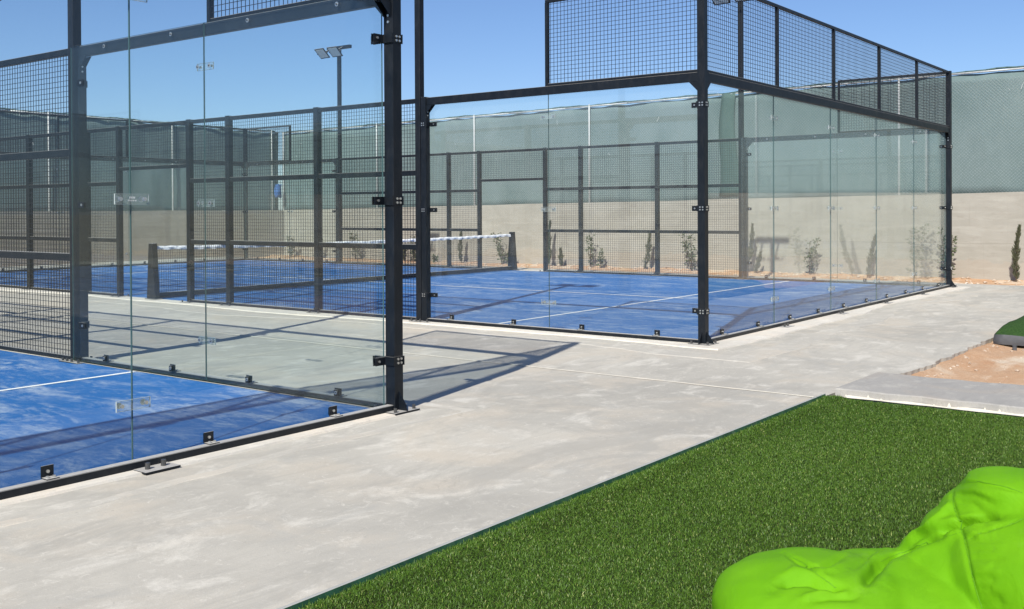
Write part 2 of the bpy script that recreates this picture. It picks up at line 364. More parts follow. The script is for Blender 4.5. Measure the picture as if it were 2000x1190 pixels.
for (ids) in ([j*nx+nx-1 for j in range(ny)], [(ny-1)*nx+i for i in range(nx)]):
    b0 = len(v)
    for q in ids: v.append((v[q][0]+0.005, v[q][1]+0.005, -0.35))
    for k in range(len(ids)-1): f.append((ids[k], ids[k+1], b0+k+1, b0+k))
me = bpy.data.meshes.new('paving'); me.from_pydata(v, [], f); me.materials.append(M['concrete'])
tag(link('concrete_paving', me), kind='structure')
# joint running between the two courts (proud bead of mortar, broken in places)
mb = MB()
yv = np.arange(-2.17, 22.0, 0.11)
for a, b in zip(yv[:-1], yv[1:]):
    xa = -2.46+0.012*float(vnoise(np.array(a*1.7), np.array(0.), 5)); xb = -2.46+0.012*float(vnoise(np.array(b*1.7), np.array(0.), 5))
    wa = 0.011+0.009*float(vnoise(np.array(a*5), np.array(0.), 6)); wb = 0.011+0.009*float(vnoise(np.array(b*5), np.array(0.), 6))
    za = float(ground_z(xa, a))+0.003; zb = float(ground_z(xb, b))+0.003
    mb.add([(xa-wa,a,za),(xa+wa,a,za),(xb+wb,b,zb),(xb-wb,b,zb),(xa-wa*.4,a,za+.006),(xa+wa*.4,a,za+.006),(xb+wb*.4,b,zb+.006),(xb-wb*.4,b,zb+.006)],
           [(0,3,7,4),(4,7,6,5),(5,6,2,1),(0,4,5,1),(3,2,6,7)])
tag(link('paving_joint', mb.mesh('paving_joint', 'plinth_pale')), kind='structure')
# cement skirt ring round each court, 5 mm proud with a wandering edge
def plinth(name, x0, z0, y0, wout, win=0.0, mat='plinth_cement', ph=0.0, hh_=0.012):
    mb = MB(); pts_in = []; pts_out = []
    per = []
    for tq in np.arange(0, 10, 0.05): per.append((x0+tq, y0, 0, -1))
    per.append((x0+10, y0, 1, -1))
    for tq in np.arange(0.05, 20, 0.05): per.append((x0+10, y0+tq, 1, 0))
    per.append((x0+10, y0+20, 1, 1))
    for tq in np.arange(0.05, 10, 0.05): per.append((x0+10-tq, y0+20, 0, 1))
    per.append((x0, y0+20, -1, 1))
    for tq in np.arange(0.05, 20, 0.05): per.append((x0, y0+20-tq, -1, 0))
    per[0] = (x0, y0, -1, -1)
    n = len(per)
    vin, vtop, vout = [], [], []
    for k, (x, y, sx, sy) in enumerate(per):
        ww = wout*(1+0.22*math.sin(k*0.037+ph)+0.12*math.sin(k*0.083+1+ph)+0.03*math.sin(k*.31)+0.012*math.sin(k*.77))
        wi = win*(1+0.13*math.sin(k*0.041+ph)+0.05*math.sin(k*.17+ph)+0.03*math.sin(k*.43)) if win else 0.0
        vin.append((x+sx*wi, y+sy*wi)); vtop.append((x+sx*ww, y+sy*ww)); vout.append((x+sx*(ww+0.008), y+sy*(ww+0.008)))
    vs = [(a, b, float(ground_z(a, b))+hh_+(0.002 if not win else -0.0065)) for a, b in vin]+[(a, b, float(ground_z(a, b))+hh_) for a, b in vtop]+[(a, b, float(ground_z(a, b))-0.004) for a, b in vout]
    fs = []
    for k in range(n):
        k2 = (k+1) % n
        fs += [(k, k2, n+k2, n+k), (n+k, n+k2, 2*n+k2, 2*n+k)]
    mb.add(vs, fs); tag(link(name, mb.mesh(name, mat)), kind='structure')
plinth('court_skirt', 0, 0, 0, 0.34)
plinth('court_skirt', AX0, GZ, GY, 0.165)
plinth('mortar_smear', AX0, GZ, GY, 0.40, 0.26, 'plinth_pale', 1.3, 0.004)
plinth('mortar_smear', 0, 0, 0, 0.80, 0.42, 'plinth_pale', 0.6, 0.004)
# blue floors with painted lines
def court_floor(x0, y0, z0):
    mb = MB(); mb.box(x0+0.0, x0+10.0, y0+0.0, y0+20.0, z0-0.05, z0+0.012)
    fl = tag(link('court_floor', mb.mesh('court_floor', 'court_blue')), kind='structure')
    zt = z0+0.015
    for (a, b, c, d) in ((0.02, 9.98, 2.95, 3.0), (0.02, 9.98, 17.0, 17.05), (5.02, 5.07, 2.80, 17.2)):
        z = zt+(0.002 if c == 2.80 else 0)
        me = MB().add([(x0+a,y0+c,z),(x0+b,y0+c,z),(x0+b,y0+d,z),(x0+a,y0+d,z)], [(0,1,2,3)]).mesh('court_line', 'white_paint')
        link('court_line', me, fl)
court_floor(0, 0, 0); court_floor(AX0, GY, GZ)

# boundary walls with fence on top
CX, CY = 15.8, 24.9
def wall_x(y): return 15.8+0.0*y
def wall_top(y): return 1.83-0.0117*y
def fence_top(y): return 4.68-0.009*np.clip(y, -4, 25)
def make_wall(name, p0, p1, z0, z1, th, label):
    mb = MB(); n = 40
    p0 = Vector(p0); p1 = Vector(p1); d = (p1-p0); nrm = Vector((-d.y, d.x)).normalized()
    # front face wavering slightly, cap, back
    vs = []; fs = []
    for i in range(n+1):
        q = p0+d*(i/n); tz = z0+(z1-z0)*i/n+0.006*math.sin(i*2.3)+0.004*math.sin(i*5.1)
        q2 = q+nrm*th
        vs += [(q.x, q.y, -0.5), (q.x, q.y, tz), (q2.x, q2.y, tz), (q2.x, q2.y, -0.5)]
    for i in range(n):
        a = 4*i; b = a+4
        fs += [(a, b, b+1, a+1), (a+1, b+1, b+2, a+2), (a+2, b+2, b+3, a+3)]
    fs += [(0, 1, 2, 3), (4*n+3, 4*n+2, 4*n+1, 4*n)]
    mb.add(vs, fs); o = link(name, mb.mesh(name, 'wall_render')); return tag(o, label, 'wall')
YS0 = -26.0
make_wall('boundary_wall', (CX, CY+.2), (CX, YS0), float(wall_top(25.1)), float(wall_top(YS0)), 0.2, 'long sunlit beige rendered wall behind the planting bed')
make_wall('boundary_wall', (-34, CY), (CX-0.03, CY), 1.49, 1.535, 0.2, 'shaded brown rendered wall across the far end of the courts')

def fence(name, base_pts, posts, label, chain=None, flap=None):
    # base_pts: list of (x, y, zbot, ztop)
    t = empty(name, (base_pts[0][0], base_pts[0][1], 0)); tag(t, label, 'fence')
    ox, oy = t.location.x, t.location.y
    P = np.array(base_pts); seg = np.hypot(np.diff(P[:, 0]), np.diff(P[:, 1])); S = np.concatenate([[0], np.cumsum(seg)]); L = S[-1]
    dx, dy = (P[-1, 0]-P[0, 0])/L, (P[-1, 1]-P[0, 1])/L
    nxn, nyn = -dy, dx
    def at(s): return [np.interp(s, S, P[:, k]) for k in range(4)]
    # net: sagging sheet tied to the rail
    ns = int(L/0.16); nz = 14; vs = []
    for i in range(ns+1):
        s = L*i/ns; x, y, zb, zt = at(s)
        for j in range(nz+1):
            u = j/nz; z = zb-0.03+0.03*math.sin(s*1.9)+0.015*math.sin(s*6.7)+(zt-0.05-zb)*u
            if j == nz: z = zt-0.05-0.02*abs(math.sin(s*2.6))-0.012*math.sin(s*7.3)
            off = 0.05+0.022*math.sin(s*1.7+u*2.0)+0.013*math.sin(s*4.1-u*3.3)+0.006*math.sin(s*9.3+u*9)
            vs.append((x+nxn*off-ox, y+nyn*off-oy, z))
    fs = [(i*(nz+1)+j, (i+1)*(nz+1)+j, (i+1)*(nz+1)+j+1, i*(nz+1)+j+1) for i in range(ns) for j in range(nz)]
    me = bpy.data.meshes.new('shade_net'); me.from_pydata(vs, [], fs); me.materials.append(M['shade_net']); me.polygons.foreach_set('use_smooth', [True]*len(fs))
    so = link('shade_net', me, t); sm = so.modifiers.new('thick', 'SOLIDIFY'); sm.thickness = 0.002
    # folded hem rolled over the top rail
    mb = MB(); q = np.arange(0, L, 0.22)
    for a, b in zip(q[:-1], q[1:]):
        xa, ya, _, za = at(a); xb, yb, _, zb = at(b)
        wa = 0.02+0.012*math.sin(a*3.1)+0.008*math.sin(a*8.7); wb = 0.02+0.012*math.sin(b*3.1)+0.008*math.sin(b*8.7)
        mb.cyl((xa+nxn*.05-ox, ya+nyn*.05-oy, za+wa-0.01), (xb+nxn*.05-ox, yb+nyn*.05-oy, zb+wb-0.01), 0.022, n=6)
    link('net_hem', mb.mesh('net_hem', 'shade_net_flap', True), t)
    mb = MB(); K = 24
    for i in range(K):
        xa, ya, _, za = at(L*i/K); xb, yb, _, zb = at(L*(i+1)/K)
        mb.cyl((xa-ox, ya-oy, za-0.03), (xb-ox, yb-oy, zb-0.03), 0.021, n=8)
    link('top_rail', mb.mesh('top_rail', 'galvanised', True), t)
    pc = None
    for s in posts:
        x, y, zb, zt = at(s); h = zt-zb
        if pc is None: pc = MB().cyl((0,0,-0.03), (0,0,1), 0.027, n=10).cyl((0,0,1), (0,0,1.012), 0.034, 0.012, n=10).mesh('fence_post', 'galvanised', True)
        link('fence_post', pc, t, (x-nxn*0.015-ox, y-nyn*0.015-oy, zb), (0,0,0), (1,1,h))
    if chain:
        s0, s1, sp = chain; mb = MB(); r = 0.0013
        z0m, z1m = at(s0)[2], at(s0)[3]-0.04
        H = z1m-z0m
        for sg in (1, -1):
            for k in np.arange(s0-H, s1+H, sp):
                a, b = (k, k+H) if sg > 0 else (k+H, k)
                # clip to s0..s1
                ta, tb = 0.0, 1.0
                lo, hi = min(a, b), max(a, b)
                if hi < s0 or lo > s1: continue
                def zz(s): return z0m+H*((s-a)/(b-a)) if abs(b-a) > 1e-6 else z0m
                sa, sb = max(lo, s0), min(hi, s1)
                if sb-sa < 0.02: continue
                xa, ya = at(sa)[:2]; xb, yb = at(sb)[:2]
                p0 = Vector((xa+nxn*.012*sg-ox, ya+nyn*.012*sg-oy, zz(sa))); p1 = Vector((xb+nxn*.012*sg-ox, yb+nyn*.012*sg-oy, zz(sb)))
                mb.cyl(p0, p1, r, n=3)
        link('chain_link', mb.mesh('chain_link', 'galvanised'), t, kind='stuff')
    # tie strings, loose white ends
    rr = random.Random(len(label))
    mb = MB()
    for k in range(int(L/1.1)):
        s = rr.uniform(0.3, L-0.3); x, y, zb, zt = at(s)
        z = rr.choice([zt-0.05, zt-0.05, zt-0.5, zt-0.9, (zb+zt)/2]); p0 = Vector((x-nxn*.02-ox, y-nyn*.02-oy, z))
        p1 = p0+Vector((dx*rr.uniform(-.08,.08)-nxn*.03, dy*rr.uniform(-.08,.08)-nyn*.03, rr.uniform(-.14, .16)))
        mb.cyl(p0, p1, 0.004, 0.002, n=5)
    link('tie_string', mb.mesh('tie_string', 'white_paint'), t, kind='stuff')
    if flap:
        s0, s1 = flap; vs = []; nzf = 16
        for j in range(nzf+1):
            u = j/nzf; x0_, y0_, zb, zt = at(s0+0.05*math.sin(u*7)+0.06*u); x1_, y1_, _, _ = at(s1+0.07*math.sin(u*5+1)-0.03*u)
            z = zb+0.1+(zt-zb-0.1)*u
            for kx in range(4):
                g = kx/3; off = -0.03-0.02*math.sin(kx*2.1+u*6)
                vs.append((x0_+(x1_-x0_)*g+nxn*off-ox, y0_+(y1_-y0_)*g+nyn*off-oy, z))
        fs = [(j*4+i, j*4+i+1, (j+1)*4+i+1, (j+1)*4+i) for j in range(nzf) for i in range(3)]
        me = bpy.data.meshes.new('net_flap'); me.from_pydata(vs, [], fs); me.materials.append(M['shade_net_flap']); me.polygons.foreach_set('use_smooth', [True]*len(fs))
        fo = link('net_flap', me, t); fm = fo.modifiers.new('thick', 'SOLIDIFY'); fm.thickness = 0.002
    return t
bp = [(float(wall_x(y))+0.05, y, float(wall_top(y))-0.01, float(fence_top(y))) for y in np.arange(25.0, YS0-0.1, -1.0)]
def s_of(y): return 25.0-y
k_ = 1.0
fence('shade_fence', bp, [s_of(y)*k_ for y in (24.95, 20.1, 15.76, 11.4, 6.64, 2.52, -1.9, -6.2, -10.5, -14.8, -19, -23)],
      'tall fence with pale green shade net on top of the sunlit wall', chain=(s_of(17.0), s_of(-3.5), 0.078), flap=(s_of(7.25), s_of(6.72)))
bp = [(x, CY+0.10, 1.48+0.045*(x+34)/50, 0) for x in np.append(np.arange(-34, CX-0.3, 1.0), CX-.15)]
bp = [(x, y, zb, 4.56-0.09*max(0, (x-4)/11.8)) for (x, y, zb, zt) in bp]
fence('shade_fence', bp, [34+x for x in (-30, -25.7, -21.4, -17.1, -12.8, -8.5, -4.2, 0.1, 4.0, 6.5, 10.95, 15.3)],
      'fence with green shade net on top of the shaded far end wall')
# lower soil strip between the slab and the boundary walls
def soil_z(x, y):
    hx = np.exp(-((CX-x)/0.9)**2)+np.exp(-((CY-y)/0.9)**2)
    return -0.24+0.07*hx*(0.8+0.4*vnoise(x*2.1, y*1.7, 21))+0.022*vnoise(x*5.1, y*4.3, 22)+0.012*vnoise(x*15, y*14, 23)
ys = np.concatenate([np.arange(YS0, -6, 0.6), np.arange(-6, CY+.05, 0.14)])
xs = np.concatenate([[11.25, 11.6, 12, 12.5, 13], np.arange(13.3, CX+.04, 0.14)])
tag(link('planting_bed', grid_mesh('planting_bed', xs, ys, soil_z, 'soil')), kind='structure')
xs = np.arange(-34, 11.3, 0.5); ys = np.concatenate([[22.7], np.arange(22.9, CY+.05, .25)])
tag(link('planting_bed', grid_mesh('planting_bed', xs, ys, soil_z, 'soil')), kind='structure')
def stones(name, n, area, zf, smin, smax, mat, seed, label, cat):
    r = random.Random(seed); mb = MB()
    for k in range(n):
        x, y = area(r); s = r.uniform(smin, smax)*r.uniform(0.5, 1); z = zf(x, y)+s*0.15
        base = [(1,0,0),(-1,0,0),(0,1,0),(0,-1,0),(0,0,.7),(0,0,-.7),(.6,.6,.35),(-.6,.6,.3),(.6,-.6,.4),(-.6,-.6,.3)]
        a = r.uniform(0, 6.28); vs = []
        bmt = bmesh.new()
        for (bx, by, bz) in base:
            q = r.uniform(.75, 1.2); bx, by, bz = bx*q, by*q*0.8, bz*q
            bmt.verts.new((x+s*(bx*math.cos(a)-by*math.sin(a)), y+s*(bx*math.sin(a)+by*math.cos(a)), z+s*bz))
        hull = bmesh.ops.convex_hull(bmt, input=bmt.verts)
        bmt.verts.index_update()
        mb.add([tuple(q.co) for q in bmt.verts], [[q.index for q in ff.verts] for ff in bmt.faces]); bmt.free()
    return tag(link(name, mb.mesh(name, mat)), label, cat, kind='stuff')
stones('bed_gravel', 700, lambda r: (15.75-2.2*r.random()**1.4, r.uniform(-4, 19)), lambda x, y: float(soil_z(np.array(x), np.array(y))), 0.02, 0.07, 'stone', 3, 'loose pale stones scattered over the planting bed soil', 'stones')
# bare soil patch beside the kerb
xs = np.linspace(-1.35, 5.5, 90); ys = np.linspace(-9, -2.25, 70)
me = grid_mesh('soil_patch', xs, ys, lambda X, Y: -0.075+0.018*vnoise(X*2.3, Y*2.6, 31)+0.008*vnoise(X*9, Y*9, 32)+0.035*np.exp(-((Y+2.45)/0.12)**2), 'soil')
tag(link('soil_patch', me), kind='structure')
stones('rubble', 85, lambda r: (r.uniform(-1.0, 2.1), -2.46-abs(r.gauss(0, 0.07))), lambda x, y: -0.055, 0.006, 0.034, 'stone', 5, 'broken concrete rubble along the ragged edge of the slab', 'rubble')
stones('soil_stones', 120, lambda r: (r.uniform(-0.9, 2.2), r.uniform(-4.5, -2.5)), lambda x, y: -0.075, 0.008, 0.03, 'stone', 8, 'small stones scattered on the bare orange soil patch', 'stones')
# concrete kerb beam between turf and soil
mb = MB(); n = 50; vs = []; fs = []
for i in range(n+1):
    y = -2.26-6.5*i/n; wv_ = 0.012*math.sin(i*1.7)+0.008*math.sin(i*4.1)
    x0 = -2.245+wv_; x1 = -1.16-0.10*math.sin(i*0.33)*0.4+wv_
    vs += [(x0-0.02, y, -0.16), (x0, y, 0.044), (x0+0.014, y, 0.052), (x1-0.02, y, 0.046), (x1, y, 0.02), (x1+0.02, y, -0.16)]
for i in range(n):
    for q in range(5): a = 6*i+q; fs.append((a, a+1, a+7, a+6))
fs.append((0,1,2,3,4,5))
mb.add(vs, fs); tag(link('concrete_kerb', mb.mesh('concrete_kerb', 'kerb_concrete')), kind='structure')
mb = MB(); rk = random.Random(6)
for k in range(24):
    y = -2.32-rk.random()*2.2; h = rk.uniform(.008, .036); w_ = rk.uniform(.004, .016); x = -2.2665-.00035*(k+1)
    mb.add([(x, y-w_, .0), (x, y+w_, .0), (x, y+w_*.5, h*.7), (x, y+w_*.15, h), (x, y-w_*.3, h*.8)], [(0,1,2,3,4)])
tag(link('mortar_splash', mb.mesh('mortar_splash', 'mortar_white')), kind='structure')
# pale sand line at the kerb foot
mb = MB(); yv = np.arange(-8.6, -2.3, 0.12)
for a, b in zip(yv[:-1], yv[1:]):
    wa = 0.03+0.006*math.sin(a*5)+0.006*math.sin(a*13)+.004*math.sin(a*37); wb = 0.03+0.006*math.sin(b*5)+0.006*math.sin(b*13)+.004*math.sin(b*37)
    mb.add([(-2.262-wa, a, -0.004), (-2.245, a, -.004+.3*wa), (-2.245, b, -.004+.3*wb), (-2.262-wb, b, -0.004)], [(0,1,2,3)])
tag(link('sand_fillet', mb.mesh('sand_fillet', 'mortar_white')), kind='structure')

# ------------------------------------------------------------------ artificial turf
TX1 = -2.31
def turf_z(x, y):
    return -0.020+0.020*np.exp(-((y+2.31)/0.075)**2)+0.012*np.exp(-((x-TX1+0.1)/0.12)**2)+0.004*vnoise(x*1.5, y*1.5, 41)
xs = np.concatenate([np.arange(-24, -10, 1.0), np.arange(-10, TX1, 0.05), [TX1]]); ys = np.concatenate([np.arange(-14, -6, 0.5), np.arange(-6, -2.215, 0.04), [-2.215]])
me = grid_mesh('turf_base', xs, ys, lambda X, Y: turf_z(X, Y), 'turf_base')
tag(link('turf_ground', me), kind='structure')
NBL = 560000
x = rng.uniform(-8.7, TX1-0.005, NBL*3); y = rng.uniform(-5.3, -2.222, NBL*3)
cx_, cy_ = camo.location.x, camo.location.y
az = np.degrees(np.arctan2(x-cx_, y-cy_)); dist = np.hypot(x-cx_, y-cy_)
keep = (az > 35) & (az < 83) & (dist > 3.0)
prob = np.clip(1.15-0.055*(dist-3.0), 0.55, 1.0); keep &= rng.random(len(x)) < prob
x = x[keep][:NBL]; y = y[keep][:NBL]
NS = 3500; x = np.concatenate([x, rng.uniform(-8.6, TX1, NS)]); y = np.concatenate([y, -2.2235-np.abs(rng.normal(0, .010, NS))]); n = len(x); z = turf_z(x, y)-0.002
hh = rng.uniform(0.010, 0.021, n); wd = rng.uniform(0.0008, 0.0014, n)
la = rng.uniform(0, 2*np.pi, n); la = np.where(rng.random(n) < 0.75, la, rng.normal(2.4, 0.8, n)+0.9*vnoise(x*1.1, y*1.4, 77))
hh[-NS:] = rng.uniform(0.016, 0.034, NS); la[-NS:] = rng.normal(1.57, 0.8, NS)
lean = np.clip(rng.normal(1.25, 0.5, n), 0.05, 2.0)
ex, ey = np.cos(la), np.sin(la); px, py = -ey, ex
tw = rng.normal(0, 0.5, n); pxx = px*np.cos(tw)+ex*np.sin(tw); pyy = py*np.cos(tw)+ey*np.sin(tw)
V = np.zeros((n, 5, 3), np.float32)
a1 = lean*0.35; a2 = lean
m1 = np.stack([x+ex*np.sin(a1)*hh*.5, y+ey*np.sin(a1)*hh*.5, z+np.cos(a1)*hh*.5], -1)
tp = m1+np.stack([ex*np.sin(a2)*hh*.55, ey*np.sin(a2)*hh*.55, np.cos(a2)*hh*.55], -1)
b_ = np.stack([x, y, z], -1); wv2 = np.stack([pxx*wd, pyy*wd, np.zeros(n)], -1)
V[:, 0] = b_-wv2; V[:, 1] = b_+wv2; V[:, 2] = m1+wv2*0.95; V[:, 3] = m1-wv2*0.95; V[:, 4] = tp
me = bpy.data.meshes.new('turf_blades'); me.vertices.add(5*n); me.vertices.foreach_set('co', V.reshape(-1))
loops = np.array([0, 1, 2, 3, 3, 2, 4]); base_i = (np.arange(n)*5)[:, None]
me.loops.add(7*n); me.loops.foreach_set('vertex_index', (base_i+loops).reshape(-1).astype(np.int32))
me.polygons.add(2*n); ls = np.empty((n, 2), np.int32); ls[:, 0] = np.arange(n)*7; ls[:, 1] = ls[:, 0]+4
me.polygons.foreach_set('loop_start', ls.reshape(-1))
me.update(calc_edges=True); me.validate()
tone = np.clip(rng.beta(2.0, 2.2, n)*0.86+0.09*vnoise(x*1.3, y*1.7, 5), 0, 0.9); pale = rng.random(n) < 0.05; tone[pale] = rng.uniform(0.9, 1.0, pale.sum())
at_ = me.attributes.new('tone', 'FLOAT', 'POINT'); at_.data.foreach_set('value', np.repeat(tone, 5).astype(np.float32))
me.materials.append(M['turf_blade'])
tag(link('artificial_turf', me), 'dense short green artificial turf pile in the foreground', 'turf', kind='stuff')
# green metal edging strip
prof = [(-2.182, 0.003), (-2.182, 0.009), (-2.205, 0.011), (-2.211, 0.019), (-2.217, 0.017), (-2.224, -0.05), (-2.214, -0.05), (-2.207, 0.003)]
tag(link('turf_edging', MB().prism(prof, -24, -2.52, 0).prism([(p_[0], p_[1]+0.001) for p_ in prof], -2.515, TX1-0.03, 0).mesh('turf_edging', 'edging_green')), 'dark green metal edging strip between concrete and artificial turf', 'edging')
# raised turf mat at the right edge, grey skirt
def mat_z(X, Y):
    ax = np.clip((X-2.25)/0.9, 0, 1); ay = np.clip((-2.47-Y)/0.35, 0, 1)
    return 0.055+0.13*np.sin(ax*1.57)*np.clip(ay+0.55, 0, 1)+0.01*vnoise(X*3, Y*3, 51)
t = empty('turf_mat', (2.25, -2.47, -0.05)); tag(t, 'dark green turf mat with grey skirt lying on the soil at right edge', 'turf mat')
xs = np.linspace(2.25, 7.5, 60); ys = np.linspace(-6.5, -2.47, 40)
o_ = link('turf_top', grid_mesh('turf_top', xs-2.25, ys+2.47, lambda X, Y: mat_z(X+2.25, Y-2.47)+0.05, 'turf_mat_green'), t)
mb = MB(); vs = []; fs = []
edge = [(2.25, yy) for yy in np.linspace(-6.5, -2.47, 40)]+[(xx, -2.47) for xx in np.linspace(2.25, 7.5, 60)[1:]]
for (xx, yy) in edge:
    zt = float(mat_z(np.array(xx), np.array(yy))); vs += [(xx-2.25-0.012, yy+2.47+0.01, 0.0), (xx-2.25-0.02, yy+2.47+0.015, 0.04), (xx-2.25-.004, yy+2.47+.004, zt+0.052)]
for i in range(len(edge)-1):
    a = 3*i; b = a+3; fs += [(a, b, b+1, a+1), (a+1, b+1, b+2, a+2)]
mb.add(vs, fs); link('skirt', mb.mesh('skirt', 'rubber_grey', True), t)
tag(link('pipe_stub', MB().cyl((0,0,-.05), (0,0,.035), .022, n=12).cyl((0,0,.035), (0,0,.042), .026, n=12).mesh('pipe_stub', 'rubber_grey'), None, (2.0, -2.72, -0.06)), 'small black pipe stub poking out of the soil beside the turf mat', 'pipe')

# ------------------------------------------------------------------ padel courts
PO = 0.055; ZR = 2.96; RH = 0.10
def make_court():
    root = empty('padel_court')
    # ---- meshes shared between alike pieces
    base_plate = MB().box(-.125,.125,-.125,.125,0.006,0.018).mesh('base_plate', 'frame_paint')
    for i_ in (0,): pass
    bplate = MB().box(-.125,.125,-.125,.125,0.006,0.018, 0)
    for sx in (-1, 1):
        for sy in (-1, 1): bplate.cyl((sx*.095, sy*.095, .018), (sx*.095, sy*.095, .048), .013, n=6, mi=1)
    base_plate = bplate.mesh('base_plate', ['frame_paint', 'dark_bolt'])
    gus = MB().prism([(.04, .018), (.125, .018), (.04, .15)], -.004, .004, 1).mesh('gusset', 'frame_paint')
    def post_mesh(h, w=0.086):
        return MB().box(-w/2, w/2, -w/2, w/2, 0.018, h).box(-w/2-.002, w/2+.002, -w/2-.002, w/2+.002, h, h+.004).mesh('post', 'frame_paint')
    P4, P3 = post_mesh(4.0), post_mesh(ZR+0.005)
    def post(x, y, me, gdirs, plate=True):
        o = bevel_mod(link('post', me, root, (x, y, 0)), 0.006, 2)
        if plate: link('base_plate', base_plate, o)
        for a in gdirs: link('gusset', gus, o, (0,0,0), (0,0,R(a)))
        return o
    bar_cache = {}
    def bar(name, axis, a, b, c, z0, z1, dep):
        # bar along axis 'x' or 'y' from a to b, centred at c on the other axis
        key = (name, axis, round(b-a, 4), z0, z1, dep)
        if key not in bar_cache:
            L = b-a
            mb_ = MB().box(0, L, -dep/2, dep/2, z0, z1) if axis == 'x' else MB().box(-dep/2, dep/2, 0, L, z0, z1)
            bar_cache[key] = mb_.mesh(name, 'frame_paint')
        return bevel_mod(link(name, bar_cache[key], root, (a, c, 0) if axis == 'x' else (c, a, 0)), 0.004, 1)
    def wires(L, z0, z1, w=0.0022):
        mb_ = MB()
        for q in np.arange(0.05, L-0.02, 0.05): mb_.box(q-w, q+w, -.002-w, -.002+w, z0, z1)
        for q in np.arange(z0+0.05, z1-0.015, 0.05): mb_.box(0, L, .002-w+.0006, .002+w+.0006, q-w, q+w)
        return mb_.mesh('wire_mesh', 'wire_paint')
    wc = {}
    def wire_panel(axis, a, b, c, z0, z1):
        key = (round(b-a, 3), z0, z1)
        if key not in wc: wc[key] = wires(*key)
        return link('wire_mesh', wc[key], root, (a, c, 0) if axis == 'x' else (c, a, 0), (0,0,0) if axis == 'x' else (0,0,R(90)), kind='stuff')
    # glass pane 2 m: local x along wall 0..1.994, y 0..-0.012 outward
    gz0, gz1 = 0.03, ZR-0.004
    def pane(L):
        mb_ = MB(); y0, y1 = -0.012, 0.0
        vs = [(0.0018,y0,gz0),(L-.0018,y0,gz0),(L-.0018,y1,gz0),(0.0018,y1,gz0),(0.0018,y0,gz1),(L-.0018,y0,gz1),(L-.0018,y1,gz1),(0.0018,y1,gz1)]
        mb_.add(vs, [(0,1,5,4),(2,3,7,6)], 0); mb_.add(vs, [(0,3,2,1),(4,5,6,7),(1,2,6,5),(3,0,4,7)], 1)
        return mb_.mesh('glass_panel', ['glass', 'glass_edge'])
    glass = pane(2.0)
    # bracket on the bottom rail gripping the pane foot (local: centred x, outward -y)
    br = MB()
    br.box(-.034, .034, -.019, -.0135, .055, .118, 0).box(-.034, .034, -.075, -.019, .0555, .0605, 0)
    br.cyl((0,-.019,.088), (0,-.027,.088), .009, n=8, mi=1).cyl((-.018,-.05,.0605), (-.018,-.05,.071), .008, n=8, mi=1).cyl((.018,-.05,.0605), (.018,-.05,.071), .008, n=8, mi=1)
    br.box(-.022, .022, .0015, .006, .06, .108, 0).cyl((0,.006,.088), (0,.011,.088), .013, n=10, mi=1).cyl((0,.011,.088), (0,.0125,.088), .006, n=6, mi=0)
    bracket = br.mesh('foot_bracket', ['frame_paint', 'bolt_steel'])
    # rail bolt with washer seen on the inner face
    rbm = MB().cyl((0,.0015,0), (0,.005,0), .017, n=14, mi=0).cyl((0,.005,0), (0,.010,0), .008, n=8, mi=1)
    rail_bolt = rbm.mesh('rail_bolt', ['bolt_steel', 'dark_bolt'])
    # clear plate joining two panes
    sp = MB().box(-.105, .105, -.0225, -.0145, -.028, .028, 0)
    for q in (-.075, .075): sp.cyl((q,-.0225,0), (q,-.034,0), .011, n=10, mi=1).cyl((q,.0015,0), (q,.006,0), .017, n=14, mi=1).cyl((q,.006,0), (q,.0095,0), .007, n=8, mi=2)
    for q in (-.1055, .1040): sp.box(q, q+.0015, -.0232, -.014, -.0285, .0285, 3)
    for q in (-.0295, .0280): sp.box(-.1055, .1055, -.0234, -.014, q, q+.0013, 3)
    splice = sp.mesh('joint_plate', ['acrylic_clear', 'bolt_steel', 'dark_bolt', 'acrylic'])
    # steel fork from a post to the pane edge (local x: from post at 0 towards the pane +x)
    fk = MB().box(-.055, .055, -.1005, -.0955, -.032, .032, 0).box(.05, .0555, -.0955, -.018, -.03, .03, 0).box(.05, .15, -.0195, -.0145, -.028, .028, 0).box(.05, .15, .002, .007, -.028, .028, 0)
    for qx in (-.02, .012):
        for qz in (-.014, .014): fk.cyl((qx, -.1005, qz), (qx, -.107, qz), .0085, n=8, mi=1)
    fk.cyl((.115, -.0195, 0), (.115, -.026, 0), .009, n=8, mi=1).cyl((.115, .007, 0), (.115, .012, 0), .012, n=10, mi=1)
    fork = fk.mesh('edge_clamp', ['frame_paint', 'bolt_steel'])
    kn = MB().prism([(.04, ZR-RH), (.15, ZR-RH), (.04, ZR-RH-.11)], -.0315, -.0255, 1, 0).prism([(.04, ZR-RH), (.15, ZR-RH), (.04, ZR-RH-.11)], .0255, .0315, 1, 0)
    kn.box(.0405, .0425, -.025, .025, ZR-RH-.17, ZR-RH-.1, 0)
    for q in (.03, .075): kn.cyl((.0425, 0, ZR-RH-.06-q), (.048, 0, ZR-RH-.06-q), .009, n=8, mi=1)
    knee = kn.mesh('knee_brace', ['frame_paint', 'bolt_steel'])

    # ---- one glazed corner return and the back wall, at both ends
    for end in (0, 1):
        yb = 0.0 if end == 0 else 20.0; sg = 1 if end == 0 else -1     # sg: inward along y
        yp = yb-sg*PO
        # back wall rails (x)
        bar('foot_rail', 'x', -.015, 10.015, yp, 0.0, .055, .06)
        bar('head_rail', 'x', -.015, 10.015, yp, ZR-RH, ZR, .05)
        bar('crown_rail', 'x', -.015, 10.015, yp, 3.96, 4.0, .04)
        bar('mesh_rail', 'x', -.015, 10.015, yp, ZR+.002, ZR+.032, .03)
        anch = MB().box(-.11, .11, -.15, .0, .006, .016, 0)
        for q in (-.055, .045): anch.cyl((q, -.085, .016), (q, -.085, .050), .014, n=10, mi=1)
